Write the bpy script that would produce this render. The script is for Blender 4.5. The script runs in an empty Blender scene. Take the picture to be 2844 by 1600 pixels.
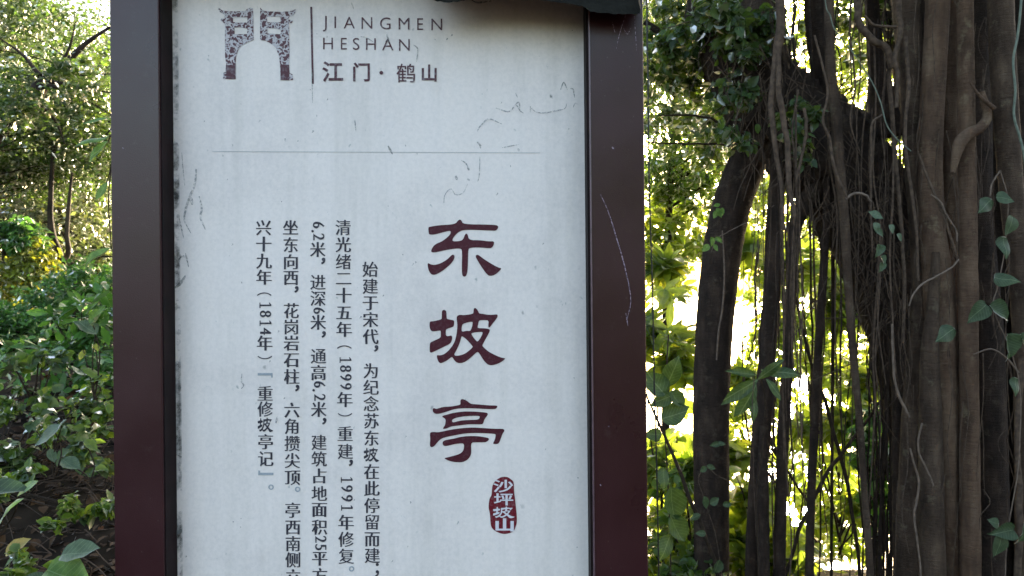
import bpy, math, random
import numpy as np
from mathutils import Vector

# ------------------------------------------------------------------ camera
SC = bpy.context.scene
COL = SC.collection
K = 36.0 / 26.0 / 2844.0
CZ = 1.5
cam_d = bpy.data.cameras.new("camera")
cam_d.lens = 26.0; cam_d.sensor_width = 36.0
cam_d.clip_start = 0.05; cam_d.clip_end = 3000
cam_d.dof.use_dof = True; cam_d.dof.focus_distance = 1.12; cam_d.dof.aperture_fstop = 16.0
cam = bpy.data.objects.new("camera", cam_d); COL.objects.link(cam)
cam.location = (0, 0, CZ); cam.rotation_euler = (math.radians(90), 0, 0)
SC.camera = cam

# ------------------------------------------------------------------ world, sun, exposure
SUN_EL, SUN_AZ = 14.0, 21.0
wd = bpy.data.worlds.new("World"); SC.world = wd; wd.use_nodes = True
nt = wd.node_tree; nt.nodes.clear()
sky = nt.nodes.new("ShaderNodeTexSky"); sky.sky_type = 'NISHITA'; sky.sun_disc = False
sky.sun_elevation = math.radians(SUN_EL); sky.sun_rotation = math.radians(SUN_AZ)
sky.air_density = 1.0; sky.dust_density = 6.0; sky.ozone_density = 0.2; sky.altitude = 60
bg = nt.nodes.new("ShaderNodeBackground"); bg.inputs[1].default_value = 0.15
wo = nt.nodes.new("ShaderNodeOutputWorld")
nt.links.new(sky.outputs[0], bg.inputs[0]); nt.links.new(bg.outputs[0], wo.inputs[0])
sd = bpy.data.lights.new("sun", 'SUN'); sd.energy = 5.0; sd.angle = math.radians(0.6); sd.color = (1.0, 0.86, 0.62)
sun = bpy.data.objects.new("sun", sd); COL.objects.link(sun)
dirv = Vector((math.sin(math.radians(SUN_AZ)) * math.cos(math.radians(SUN_EL)),
               math.cos(math.radians(SUN_AZ)) * math.cos(math.radians(SUN_EL)), math.sin(math.radians(SUN_EL))))
sun.rotation_euler = dirv.to_track_quat('Z', 'Y').to_euler(); sun.location = (8, 20, 9)
SC.view_settings.view_transform = 'Standard'; SC.view_settings.look = 'None'
SC.view_settings.gamma = 1.0; SC.view_settings.use_curve_mapping = False
SC.view_settings.exposure = 2.86
SC.cycles.max_bounces = 8; SC.cycles.transparent_max_bounces = 12

rng = np.random.default_rng(7)
random.seed(7)

# ------------------------------------------------------------------ helpers
def W(px, py, Y):
    return np.array([(px - 1422.0) * K * Y, Y, CZ - (py - 800.0) * K * Y])

def tag(o, label=None, cat=None, group=None, kind=None):
    if label: o["label"] = label
    if cat: o["category"] = cat
    if group: o["group"] = group
    if kind: o["kind"] = kind
    return o

def empty(name, loc=(0, 0, 0)):
    o = bpy.data.objects.new(name, None); o.empty_display_size = 0.1
    o.location = loc; COL.objects.link(o); return o

def mesh_obj(name, V, F, mat, parent=None, smooth=False, mats=None, mi=None):
    """V (n,3) world coordinates, F list of faces or (m,3|4) array; stored relative to the parent's base."""
    me = bpy.data.meshes.new(name)
    V = np.asarray(V, dtype=float)
    if parent is not None:
        V = V - np.array(parent.location)
    if isinstance(F, np.ndarray):
        n, k = F.shape
        me.vertices.add(len(V)); me.vertices.foreach_set("co", V.astype(np.float32).ravel())
        me.loops.add(n * k); me.loops.foreach_set("vertex_index", F.astype(np.int32).ravel())
        me.polygons.add(n); me.polygons.foreach_set("loop_start", np.arange(0, n * k, k, dtype=np.int32))
        me.update(calc_edges=True)
    else:
        me.from_pydata([tuple(v) for v in V], [], F); me.update()
    if smooth:
        me.polygons.foreach_set("use_smooth", np.ones(len(me.polygons), dtype=bool))
    for m in (mats or [mat]): me.materials.append(m)
    if mi is not None: me.polygons.foreach_set("material_index", mi)
    o = bpy.data.objects.new(name, me); COL.objects.link(o)
    if parent is not None: o.parent = parent
    return o

def catmull(P, n):
    P = np.asarray(P, float)
    if len(P) == 2:
        t = np.linspace(0, 1, n)[:, None]; return P[0] * (1 - t) + P[1] * t
    Q = np.vstack([2 * P[0] - P[1], P, 2 * P[-1] - P[-2]])
    out = []
    for s in np.linspace(0, len(P) - 1 - 1e-6, n):
        i = int(s); t = s - i
        a, b, c, d = Q[i], Q[i + 1], Q[i + 2], Q[i + 3]
        out.append(0.5 * ((2 * b) + (-a + c) * t + (2 * a - 5 * b + 4 * c - d) * t * t + (-a + 3 * b - 3 * c + d) * t ** 3))
    return np.array(out)

def tube_arrays(path, rad, sides=10, n=24, wob=0.0, rough=0.0, flute=0.0, seed=0):
    r = np.random.default_rng(seed + 101)
    P = catmull(path, n)
    R = np.interp(np.linspace(0, 1, n), np.linspace(0, 1, len(rad)), rad)
    if wob > 0:
        w = r.normal(size=(n, 3)); w = np.apply_along_axis(lambda a: np.convolve(a, np.ones(3) / 3, 'same'), 0, w)
        P = P + w * wob * R[:, None]
    T = np.gradient(P, axis=0); T /= np.linalg.norm(T, axis=1)[:, None] + 1e-9
    up = np.array([0, 1, 0.0])
    if abs(T[0][1]) > 0.9: up = np.array([1, 0, 0.0])
    A = np.cross(T, up); A /= np.linalg.norm(A, axis=1)[:, None] + 1e-9
    B = np.cross(T, A)
    th = np.linspace(0, 2 * np.pi, sides, endpoint=False)
    prof = np.ones((n, sides))
    if flute > 0:
        for k in range(2, 6):
            ph = r.uniform(0, 6.28) + np.cumsum(r.normal(size=n) * 0.12)
            prof += flute / (k - 1) * np.cos(k * th[None, :] + ph[:, None]) * r.uniform(.5, 1)
    if rough > 0:
        q = r.normal(size=(n, sides)); q = (q + np.roll(q, 1, 0) + np.roll(q, 1, 1)) / 3
        prof += rough * q
    V = P[:, None, :] + R[:, None, None] * prof[..., None] * (np.cos(th)[None, :, None] * A[:, None, :] + np.sin(th)[None, :, None] * B[:, None, :])
    V = V.reshape(-1, 3)
    i = np.arange(n - 1)[:, None] * sides; j = np.arange(sides)[None, :]; j2 = (j + 1) % sides
    F = np.stack([i + j, i + j2, i + sides + j2, i + sides + j], -1).reshape(-1, 4)
    return V, F

def pxtube(pts, Y, wid, **kw):
    """pts [(px,py)] or [(px,py,Y)], wid pixel diameters at those points."""
    P = [W(p[0], p[1], p[2] if len(p) > 2 else Y) for p in pts]
    Ys = [p[2] if len(p) > 2 else Y for p in pts]
    w = np.interp(np.linspace(0, 1, len(P)), np.linspace(0, 1, len(wid)), wid)
    return tube_arrays(P, [0.5 * a * K * y for a, y in zip(w, Ys)], **kw)

def merge(lst):
    Vs, Fs, o = [], [], 0
    for V, F in lst:
        Vs.append(V); Fs.append(F + o); o += len(V)
    return np.vstack(Vs), np.vstack(Fs)

def box(x0, x1, y0, y1, z0, z1, sh=0.0):
    """axis aligned box; sh = lean (x per z) so the board stands a touch out of plumb"""
    V = []
    for z in (z0, z1):
        d = (z - CZ) * sh
        V += [(x0 + d, y0, z), (x1 + d, y0, z), (x1 + d, y1, z), (x0 + d, y1, z)]
    return V, [(0, 3, 2, 1), (4, 5, 6, 7), (0, 1, 5, 4), (1, 2, 6, 5), (2, 3, 7, 6), (3, 0, 4, 7)]

def bevel(o, w, seg=2):
    m = o.modifiers.new("bevel", 'BEVEL'); m.width = w; m.segments = seg; m.limit_method = 'ANGLE'
    for p in o.data.polygons: p.use_smooth = False
    return o

# ------------------------------------------------------------------ materials
def newmat(name):
    m = bpy.data.materials.new(name); m.use_nodes = True
    n = m.node_tree; n.nodes.clear()
    return m, n.nodes, n.links

def N(nodes, t, **kw):
    nd = nodes.new(t)
    for k, v in kw.items():
        if k.startswith('i_'):
            key = k[2:]
            nd.inputs[int(key) if key.isdigit() else key].default_value = v
        else: setattr(nd, k, v)
    return nd

def ramp(nodes, stops):
    r = nodes.new("ShaderNodeValToRGB")
    while len(r.color_ramp.elements) < len(stops): r.color_ramp.elements.new(0.5)
    for e, (p, c) in zip(r.color_ramp.elements, stops):
        e.position = p; e.color = (c[0], c[1], c[2], 1) if len(c) == 3 else c
    return r

def leafmat(name, dark, light, trans, tf=0.5, rough=0.4, gl=0.06):
    m, n, l = newmat(name)
    geo = N(n, "ShaderNodeNewGeometry")
    r1 = ramp(n, [(0.0, dark), (0.6, light), (0.93, light), (1.0, (light[0] * 1.9, light[1] * 1.35, light[2]))])
    l.new(geo.outputs["Random Per Island"], r1.inputs[0])
    tex = N(n, "ShaderNodeTexCoord"); noi = N(n, "ShaderNodeTexNoise", i_Scale=60.0, i_Detail=3.0)
    l.new(tex.outputs["Object"], noi.inputs["Vector"])
    mul = N(n, "ShaderNodeMix", data_type='RGBA', blend_type='MULTIPLY', i_0=0.55)
    l.new(r1.outputs[0], mul.inputs[6])
    rr = ramp(n, [(0.3, (.55, .55, .55)), (0.7, (1.25, 1.25, 1.1))]); l.new(noi.outputs[0], rr.inputs[0]); l.new(rr.outputs[0], mul.inputs[7])
    d = N(n, "ShaderNodeBsdfDiffuse"); l.new(mul.outputs[2], d.inputs[0])
    t = N(n, "ShaderNodeBsdfTranslucent")
    tr = ramp(n, [(0.0, tuple(c * .35 for c in trans)), (0.55, trans), (1.0, (trans[0] * 1.35, trans[1] * 1.05, trans[2]))])
    l.new(geo.outputs["Random Per Island"], tr.inputs[0])
    mu2 = N(n, "ShaderNodeMix", data_type='RGBA', blend_type='MULTIPLY', i_0=0.4)
    l.new(tr.outputs[0], mu2.inputs[6]); l.new(rr.outputs[0], mu2.inputs[7]); l.new(mu2.outputs[2], t.inputs[0])
    mx = N(n, "ShaderNodeMixShader", i_0=tf); l.new(d.outputs[0], mx.inputs[1]); l.new(t.outputs[0], mx.inputs[2])
    g = N(n, "ShaderNodeBsdfGlossy", i_Roughness=rough); g.inputs[0].default_value = (1, 1, 1, 1)
    fr = N(n, "ShaderNodeFresnel", i_IOR=1.4)
    fm = N(n, "ShaderNodeMath", operation='MULTIPLY', i_1=gl * 10); l.new(fr.outputs[0], fm.inputs[0])
    m2 = N(n, "ShaderNodeMixShader"); l.new(fm.outputs[0], m2.inputs[0]); l.new(mx.outputs[0], m2.inputs[1]); l.new(g.outputs[0], m2.inputs[2])
    out = N(n, "ShaderNodeOutputMaterial"); l.new(m2.outputs[0], out.inputs[0])
    return m

def veined(mat):
    m = mat.copy(); m.name = mat.name + " veined"; n, l = m.node_tree.nodes, m.node_tree.links
    tc = N(n, "ShaderNodeTexCoord"); sp = N(n, "ShaderNodeSeparateXYZ"); l.new(tc.outputs["Object"], sp.inputs[0])
    ab = N(n, "ShaderNodeMath", operation='ABSOLUTE'); l.new(sp.outputs[1], ab.inputs[0])
    mid = N(n, "ShaderNodeMath", operation='LESS_THAN', i_1=.011); l.new(ab.outputs[0], mid.inputs[0])
    q = N(n, "ShaderNodeMath", operation='MULTIPLY', i_1=.9); l.new(ab.outputs[0], q.inputs[0])
    df = N(n, "ShaderNodeMath", operation='SUBTRACT'); l.new(sp.outputs[0], df.inputs[0]); l.new(q.outputs[0], df.inputs[1])
    mu = N(n, "ShaderNodeMath", operation='MULTIPLY', i_1=56.0); l.new(df.outputs[0], mu.inputs[0])
    sn = N(n, "ShaderNodeMath", operation='SINE'); l.new(mu.outputs[0], sn.inputs[0])
    gt = N(n, "ShaderNodeMapRange", i_1=.86, i_2=1.0); l.new(sn.outputs[0], gt.inputs[0])
    hv = N(n, "ShaderNodeMath", operation='MULTIPLY', i_1=.6); l.new(gt.outputs[0], hv.inputs[0])
    mx = N(n, "ShaderNodeMath", operation='MAXIMUM'); l.new(mid.outputs[0], mx.inputs[0]); l.new(hv.outputs[0], mx.inputs[1])
    ns = N(n, "ShaderNodeTexNoise", i_Scale=4.5, i_Detail=4.0); l.new(tc.outputs["Object"], ns.inputs["Vector"])
    rp_ = ramp(n, [(0.3, (.62, .66, .62)), (0.7, (1.15, 1.12, 1.1))]); l.new(ns.outputs[0], rp_.inputs[0])
    for nd in list(n):
        if nd.type in ('BSDF_DIFFUSE', 'BSDF_TRANSLUCENT'):
            src = nd.inputs[0].links[0].from_socket
            a = N(n, "ShaderNodeMix", data_type='RGBA', blend_type='MULTIPLY', i_0=1.0); l.new(src, a.inputs[6]); l.new(rp_.outputs[0], a.inputs[7])
            b = N(n, "ShaderNodeMix", data_type='RGBA', blend_type='SCREEN'); l.new(mx.outputs[0], b.inputs[0]); l.new(a.outputs[2], b.inputs[6]); b.inputs[7].default_value = (.07, .09, .05, 1)
            l.new(b.outputs[2], nd.inputs[0])
    return m

def barkmat(name, c0, c1, c2, scale=1.0, bump=0.8):
    m, n, l = newmat(name)
    tex = N(n, "ShaderNodeTexCoord")
    mp = N(n, "ShaderNodeMapping"); mp.inputs["Scale"].default_value = (10 * scale, 10 * scale, 5 * scale)
    l.new(tex.outputs["Object"], mp.inputs[0])
    a = N(n, "ShaderNodeTexNoise", i_Scale=1.0, i_Detail=8.0, i_Roughness=0.65); l.new(mp.outputs[0], a.inputs["Vector"])
    mp2 = N(n, "ShaderNodeMapping"); mp2.inputs["Scale"].default_value = (16 * scale, 16 * scale, 110 * scale)
    l.new(tex.outputs["Object"], mp2.inputs[0])
    b = N(n, "ShaderNodeTexNoise", i_Scale=1.0, i_Detail=5.0, i_Roughness=0.7); l.new(mp2.outputs[0], b.inputs["Vector"])
    mp3 = N(n, "ShaderNodeMapping"); mp3.inputs["Scale"].default_value = (26 * scale, 26 * scale, 3 * scale)
    l.new(tex.outputs["Object"], mp3.inputs[0])
    c = N(n, "ShaderNodeTexNoise", i_Scale=1.0, i_Detail=6.0, i_Roughness=0.7); l.new(mp3.outputs[0], c.inputs["Vector"])
    r = ramp(n, [(0.28, c0), (0.5, c1), (0.72, c2)]); l.new(a.outputs[0], r.inputs[0])
    mu = N(n, "ShaderNodeMix", data_type='RGBA', blend_type='MULTIPLY', i_0=0.38); l.new(r.outputs[0], mu.inputs[6])
    rb = ramp(n, [(0.33, (.5, .46, .43)), (0.5, (1.1, 1.1, 1.1))]); l.new(b.outputs[0], rb.inputs[0]); l.new(rb.outputs[0], mu.inputs[7])
    mu3 = N(n, "ShaderNodeMix", data_type='RGBA', blend_type='MULTIPLY', i_0=0.4); l.new(mu.outputs[2], mu3.inputs[6])
    rc = ramp(n, [(0.38, (.45, .42, .4)), (0.6, (1.15, 1.12, 1.1))]); l.new(c.outputs[0], rc.inputs[0]); l.new(rc.outputs[0], mu3.inputs[7])
    li = N(n, "ShaderNodeTexNoise", i_Scale=17.0 * scale, i_Detail=10.0, i_Roughness=.72); l.new(tex.outputs["Object"], li.inputs["Vector"])
    rl = ramp(n, [(0.56, (0, 0, 0)), (0.66, (.55, .55, .55))]); l.new(li.outputs[0], rl.inputs[0])
    ml = N(n, "ShaderNodeMix", data_type='RGBA'); l.new(rl.outputs[0], ml.inputs[0]); l.new(mu3.outputs[2], ml.inputs[6]); ml.inputs[7].default_value = (c2[0] * 1.15, c2[1] * 1.35, c2[2] * 1.3, 1); mu3 = ml
    p = N(n, "ShaderNodeBsdfPrincipled", i_Roughness=0.85); l.new(mu3.outputs[2], p.inputs["Base Color"])
    p.inputs["Specular IOR Level"].default_value = 0.25
    ad = N(n, "ShaderNodeMath", operation='ADD'); l.new(b.outputs[0], ad.inputs[0]); l.new(c.outputs[0], ad.inputs[1])
    bp = N(n, "ShaderNodeBump", i_Strength=bump, i_Distance=0.01); l.new(ad.outputs[0], bp.inputs["Height"]); l.new(bp.outputs[0], p.inputs["Normal"])
    out = N(n, "ShaderNodeOutputMaterial"); l.new(p.outputs[0], out.inputs[0])
    return m

def simple(name, col, rough=0.6, var=0.25, scale=40.0, spec=0.4, bump=0.0):
    m, n, l = newmat(name)
    tex = N(n, "ShaderNodeTexCoord"); a = N(n, "ShaderNodeTexNoise", i_Scale=scale, i_Detail=5.0); l.new(tex.outputs["Object"], a.inputs["Vector"])
    r = ramp(n, [(0.3, tuple(c * (1 - var) for c in col)), (0.7, tuple(c * (1 + var) for c in col))]); l.new(a.outputs[0], r.inputs[0])
    p = N(n, "ShaderNodeBsdfPrincipled", i_Roughness=rough); l.new(r.outputs[0], p.inputs["Base Color"]); p.inputs["Specular IOR Level"].default_value = spec
    if bump:
        bp = N(n, "ShaderNodeBump", i_Strength=bump, i_Distance=0.01); l.new(a.outputs[0], bp.inputs["Height"]); l.new(bp.outputs[0], p.inputs["Normal"])
    out = N(n, "ShaderNodeOutputMaterial"); l.new(p.outputs[0], out.inputs[0])
    return m

M = {}
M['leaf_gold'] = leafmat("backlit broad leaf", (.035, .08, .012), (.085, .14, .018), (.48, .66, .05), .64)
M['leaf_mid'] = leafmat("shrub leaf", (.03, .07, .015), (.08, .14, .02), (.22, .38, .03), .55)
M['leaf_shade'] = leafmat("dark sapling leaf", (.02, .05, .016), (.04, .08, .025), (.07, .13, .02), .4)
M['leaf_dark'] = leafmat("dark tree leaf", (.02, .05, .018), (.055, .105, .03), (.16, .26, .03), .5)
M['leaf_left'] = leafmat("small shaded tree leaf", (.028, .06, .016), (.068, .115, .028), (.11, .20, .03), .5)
M['leaf_grey'] = leafmat("grey green tree leaf", (.045, .07, .028), (.11, .14, .06), (.16, .22, .06), .4)
M['leaf_yellow'] = leafmat("yellow green creeper leaf", (.07, .10, .015), (.22, .26, .03), (.35, .40, .03), .45)
M['leaf_fern'] = leafmat("fresh fern leaf", (.03, .09, .02), (.07, .18, .03), (.12, .30, .04), .4)
M['leaf_vine'] = leafmat("grey green vine leaf", (.030, .052, .028), (.050, .080, .042), (.03, .07, .02), .3, .5, .05)
M['leaf_blue'] = leafmat("pale blue green leaf", (.038, .07, .040), (.072, .115, .065), (.05, .10, .04), .25, .45, .07)
M['leaf_fresh'] = leafmat("fresh light green leaf", (.05, .12, .025), (.085, .18, .04), (.10, .20, .03), .35)
M['leaf_dead'] = leafmat("dead brown leaf", (.03, .018, .012), (.085, .05, .028), (.05, .03, .012), .2, .6, .02)
M['leaf_old'] = leafmat("yellow fallen leaf", (.30, .22, .04), (.38, .27, .06), (.2, .15, .02), .2)
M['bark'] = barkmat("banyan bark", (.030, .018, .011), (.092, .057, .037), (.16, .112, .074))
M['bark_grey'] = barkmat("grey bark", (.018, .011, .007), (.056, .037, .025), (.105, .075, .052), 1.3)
M['bark_dark'] = barkmat("shade darkened bark", (.010, .006, .004), (.028, .018, .013), (.070, .047, .032), 1.4, 1.0)  # shade of the stem gaps and silhouettes put into darker bark
M['root'] = simple("aerial root bark", (.065, .045, .032), .85, .5, 60, .2)
M['root_pale'] = simple("pale dry root", (.12, .09, .07), .8, .35, 60, .2)
M['vine_pale'] = simple("pale green vine stem", (.11, .135, .105), .7, .3, 60, .3)
M['twig'] = simple("dark twig", (.03, .022, .016), .9, .4, 60, .1)
M['soil'] = simple("damp forest soil", (.018, .013, .009), .95, .6, 9, .1, .8)
M['cable'] = simple("black cable", (.01, .012, .01), .5, .2, 60, .3)

# ------------------------------------------------------------------ ground, slope, river, far hills
def gz(x, y):
    """terrain height"""
    x = np.asarray(x, float); y = np.asarray(y, float)
    left = 1 / (1 + np.exp((x + 0.42) * 9))                     # 1 on the bank to the left of the board
    bank = np.interp(y, [0.2, 1.0, 1.6, 2.4, 3.2, 4.2, 7, 14, 30, 70], [0.0, 0.05, 0.50, 0.86, 1.0, 1.13, 1.24, 1.5, 2.2, 3.0])
    fall = np.interp(y, [0, 3.4, 4.6, 8, 15, 26, 60], [0, 0.0, -0.25, -2.0, -5.5, -9.5, -12])
    z = bank * left + fall * (1 - left)
    z = z + 0.03 * np.sin(x * 7.3 + y * 3.1) * np.cos(y * 6.1 - x * 2.2) * left
    far = np.clip((y - 40) / 40, 0, 1)
    return z * (1 - far) + (-12) * far
def grid(xs, ys, f):
    X, Y = np.meshgrid(xs, ys); Z = f(X, Y)
    V = np.stack([X, Y, Z], -1).reshape(-1, 3); nx = len(xs); ny = len(ys)
    i, j = np.meshgrid(np.arange(nx - 1), np.arange(ny - 1))
    a = (j * nx + i).ravel()
    return V, np.stack([a, a + 1, a + nx + 1, a + nx], -1)
xs = np.unique(np.concatenate([np.linspace(-60, -5, 30), np.linspace(-5, 3, 120), np.linspace(3, 60, 30)]))
ys = np.unique(np.concatenate([np.linspace(-40, 0, 14), np.linspace(0, 8, 130), np.linspace(8, 80, 40)]))
V, F = grid(xs, ys, gz)
tag(mesh_obj("ground", V, F, M['soil'], smooth=True), kind="structure")
# river below the hill, put in to mirror bright sky into the low gaps
wm, n_, l_ = newmat("river water")
tx = N(n_, "ShaderNodeTexCoord"); mpp = N(n_, "ShaderNodeMapping"); mpp.inputs["Scale"].default_value = (.5, .9, 1); l_.new(tx.outputs["Object"], mpp.inputs[0])
nz = N(n_, "ShaderNodeTexNoise", i_Scale=1.0, i_Detail=4.0); l_.new(mpp.outputs[0], nz.inputs["Vector"])
bp = N(n_, "ShaderNodeBump", i_Strength=0.35, i_Distance=0.3); l_.new(nz.outputs[0], bp.inputs["Height"])
pr = N(n_, "ShaderNodeBsdfPrincipled", i_Roughness=0.12, i_IOR=1.33); pr.inputs["Base Color"].default_value = (.05, .06, .05, 1)
l_.new(bp.outputs[0], pr.inputs["Normal"]); oo = N(n_, "ShaderNodeOutputMaterial"); l_.new(pr.outputs[0], oo.inputs[0])
V, F = grid(np.linspace(-900, 900, 10), np.linspace(24, 1500, 10), lambda x, y: x * 0 - 9.0)
tag(mesh_obj("added_river", V, F, wm), kind="structure")
def hz(x, y): return -9.3 + (18 + 9 * np.sin(x * .008 + 1) + 5 * np.sin(x * .021)) * np.exp(-((y - 1150) / 130) ** 2)
V, F = grid(np.linspace(-1100, 1100, 80), np.linspace(850, 1500, 16), hz)
tag(mesh_obj("distant_hills", V, F, simple("distant hill scrub", (.06, .09, .05), .95, .3, .05, .1), smooth=True), kind="structure")

# ------------------------------------------------------------------ the sign
YF, YP = 1.000, 1.036
SH = -0.0094          # lean of the uprights (x per z)
def SX(px, Y=YF): return (px - 1422.0) * K * Y
sign = empty("information_board", (SX(1040), YP, 0.0))
tag(sign, "white information board with maroon metal posts and dark red Chinese title", "signboard")
def maroon():
    m, n, l = newmat("maroon painted metal")
    tex = N(n, "ShaderNodeTexCoord")
    a = N(n, "ShaderNodeTexNoise", i_Scale=700.0, i_Detail=2.0); l.new(tex.outputs["Object"], a.inputs["Vector"])
    b = N(n, "ShaderNodeTexNoise", i_Scale=9.0, i_Detail=6.0); l.new(tex.outputs["Object"], b.inputs["Vector"])
    r = ramp(n, [(0.3, (.025, .0056, .0076)), (0.7, (.036, .0088, .0118))]); l.new(b.outputs[0], r.inputs[0])
    rr = ramp(n, [(0.3, (.26, .26, .26)), (0.75, (.38, .38, .38))]); l.new(b.outputs[0], rr.inputs[0])
    c_ = N(n, "ShaderNodeTexNoise", i_Scale=38.0, i_Detail=9.0, i_Roughness=.75); l.new(tex.outputs["Object"], c_.inputs["Vector"])
    rc = ramp(n, [(0.60, (0, 0, 0)), (0.80, (.35, .35, .35))]); l.new(c_.outputs[0], rc.inputs[0])
    vo = N(n, "ShaderNodeTexVoronoi", i_Scale=60.0); l.new(tex.outputs["Object"], vo.inputs["Vector"]); rv = ramp(n, [(0.03, (.5, .5, .5)), (0.07, (0, 0, 0))]); l.new(vo.outputs["Distance"], rv.inputs[0])
    mxx = N(n, "ShaderNodeMath", operation='MAXIMUM'); l.new(rc.outputs[0], mxx.inputs[0]); l.new(rv.outputs[0], mxx.inputs[1])
    mw = N(n, "ShaderNodeMix", data_type='RGBA'); l.new(mxx.outputs[0], mw.inputs[0]); l.new(r.outputs[0], mw.inputs[6]); mw.inputs[7].default_value = (.085, .06, .06, 1)
    p = N(n, "ShaderNodeBsdfPrincipled"); l.new(mw.outputs[2], p.inputs["Base Color"]); l.new(rr.outputs[0], p.inputs["Roughness"])
    p.inputs["Specular IOR Level"].default_value = 0.42
    bp = N(n, "ShaderNodeBump", i_Strength=0.16, i_Distance=0.001); l.new(a.outputs[0], bp.inputs["Height"]); l.new(bp.outputs[0], p.inputs["Normal"])
    o = N(n, "ShaderNodeOutputMaterial"); l.new(p.outputs[0], o.inputs[0]); return m
M['maroon'] = maroon()
M['maroon_in'] = simple("shade dark inner post face", (.010, .004, .0045), .7, .5, 30, .2)  # shade of the recess put into a darker copy of the maroon

ZT = CZ + 0.45
def signbox(name, px0, px1, y0, y1, z0, z1, mat, bev=0.0, Y=YF, parent=sign):
    V, F = box(SX(px0, Y), SX(px1, Y), y0, y1, z0, z1, SH)
    o = mesh_obj(name, V, F, mat, parent)
    if bev: bevel(o, bev)
    return o
lp = signbox("post", 311, 448, YF, YF + 0.09, -0.05, ZT, M['maroon'], .0016)
rp = signbox("post", 1641, 1793, YF, YF + 0.09, -0.05, ZT, M['maroon'], .0016)
# inner faces and the thin lip strips
signbox("inner_channel", 448.5, 452, YF + .003, YP + .01, 0.35, ZT - .01, M['maroon_in'])
signbox("inner_lip", 1634.5, 1640.5, YF + .004, YP + .01, 0.35, ZT - .01, M['maroon_in'])

signbox("highlight_bead", 1640.8, 1645.2, YF - .0022, YF + .004, 0.35, ZT - .01, simple("highlight bead paint", (.10, .055, .07), .35, .3, 80, .8), .0008)  # edge highlight put into a lighter bead colour
def panelmat():
    m, n, l = newmat("weathered white panel")
    tex = N(n, "ShaderNodeTexCoord")
    big = N(n, "ShaderNodeTexNoise", i_Scale=5.0, i_Detail=9.0, i_Roughness=0.72); l.new(tex.outputs["Object"], big.inputs["Vector"])
    fine = N(n, "ShaderNodeTexNoise", i_Scale=160.0, i_Detail=4.0, i_Roughness=.7); l.new(tex.outputs["Object"], fine.inputs["Vector"])
    r = ramp(n, [(0.3, (.66, .60, .575)), (0.5, (.76, .69, .655)), (0.7, (.79, .72, .685))]); l.new(big.outputs[0], r.inputs[0])
    mu = N(n, "ShaderNodeMix", data_type='RGBA', blend_type='MULTIPLY', i_0=1.0); l.new(r.outputs[0], mu.inputs[6])
    rf = ramp(n, [(0.25, (.90, .905, .91)), (0.6, (1, 1, 1))]); l.new(fine.outputs[0], rf.inputs[0]); l.new(rf.outputs[0], mu.inputs[7])
    # rain streaks and a faint warm film
    ms = N(n, "ShaderNodeMapping"); ms.inputs["Scale"].default_value = (22, 1, 1.6); l.new(tex.outputs["Object"], ms.inputs[0])
    sn_ = N(n, "ShaderNodeTexNoise", i_Scale=1.0, i_Detail=5.0, i_Roughness=.6); l.new(ms.outputs[0], sn_.inputs["Vector"])
    rs = ramp(n, [(0.32, (.86, .865, .85)), (0.52, (1, 1, 1)), (0.8, (1.03, 1.02, 1.0))]); l.new(sn_.outputs[0], rs.inputs[0])
    mus = N(n, "ShaderNodeMix", data_type='RGBA', blend_type='MULTIPLY', i_0=.8); l.new(mu.outputs[2], mus.inputs[6]); l.new(rs.outputs[0], mus.inputs[7]); mu = mus
    # specks of mould: distorted voronoi dots that come in patches
    dn = N(n, "ShaderNodeTexNoise", i_Scale=90.0, i_Detail=2.0); l.new(tex.outputs["Object"], dn.inputs["Vector"])
    mxv = N(n, "ShaderNodeMix", data_type='VECTOR', i_0=0.012)
    l.new(tex.outputs["Object"], mxv.inputs[4]); l.new(dn.outputs["Color"], mxv.inputs[5])
    mk = N(n, "ShaderNodeMapping"); mk.inputs["Scale"].default_value = (1.25, 1, .8); l.new(mxv.outputs[1], mk.inputs[0])
    cur = mu.outputs[2]
    for sc, th, st, col in ((46.0, .075, .75, (.16, .20, .20)), (95.0, .06, .5, (.28, .32, .32)), (24.0, .055, .85, (.08, .10, .10)), (150.0, .10, .45, (.33, .36, .37))):
        vo = N(n, "ShaderNodeTexVoronoi", i_Scale=sc); l.new(mk.outputs[0], vo.inputs["Vector"])
        pm = N(n, "ShaderNodeTexNoise", i_Scale=6.0 + sc * .1, i_Detail=2.0); l.new(tex.outputs["Object"], pm.inputs["Vector"])
        ml = N(n, "ShaderNodeMath", operation='MULTIPLY'); rp_ = ramp(n, [(0.5, (0, 0, 0)), (0.68, (1, 1, 1))])
        l.new(pm.outputs[0], rp_.inputs[0])
        sp = ramp(n, [(th * .45, (1, 1, 1)), (th * 1.4, (0, 0, 0))]); l.new(vo.outputs["Distance"], sp.inputs[0])
        l.new(sp.outputs[0], ml.inputs[0]); l.new(rp_.outputs[0], ml.inputs[1])
        m2 = N(n, "ShaderNodeMath", operation='MULTIPLY', i_1=st); l.new(ml.outputs[0], m2.inputs[0])
        mm = N(n, "ShaderNodeMix", data_type='RGBA'); l.new(m2.outputs[0], mm.inputs[0]); l.new(cur, mm.inputs[6]); mm.inputs[7].default_value = (*col, 1)
        cur = mm.outputs[2]
    p = N(n, "ShaderNodeBsdfPrincipled", i_Roughness=0.5); l.new(cur, p.inputs["Base Color"]); p.inputs["Specular IOR Level"].default_value = .25
    bp = N(n, "ShaderNodeBump", i_Strength=0.05, i_Distance=0.001); l.new(fine.outputs[0], bp.inputs["Height"]); l.new(bp.outputs[0], p.inputs["Normal"])
    o = N(n, "ShaderNodeOutputMaterial"); l.new(p.outputs[0], o.inputs[0]); return m
M['panel'] = panelmat()
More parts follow.
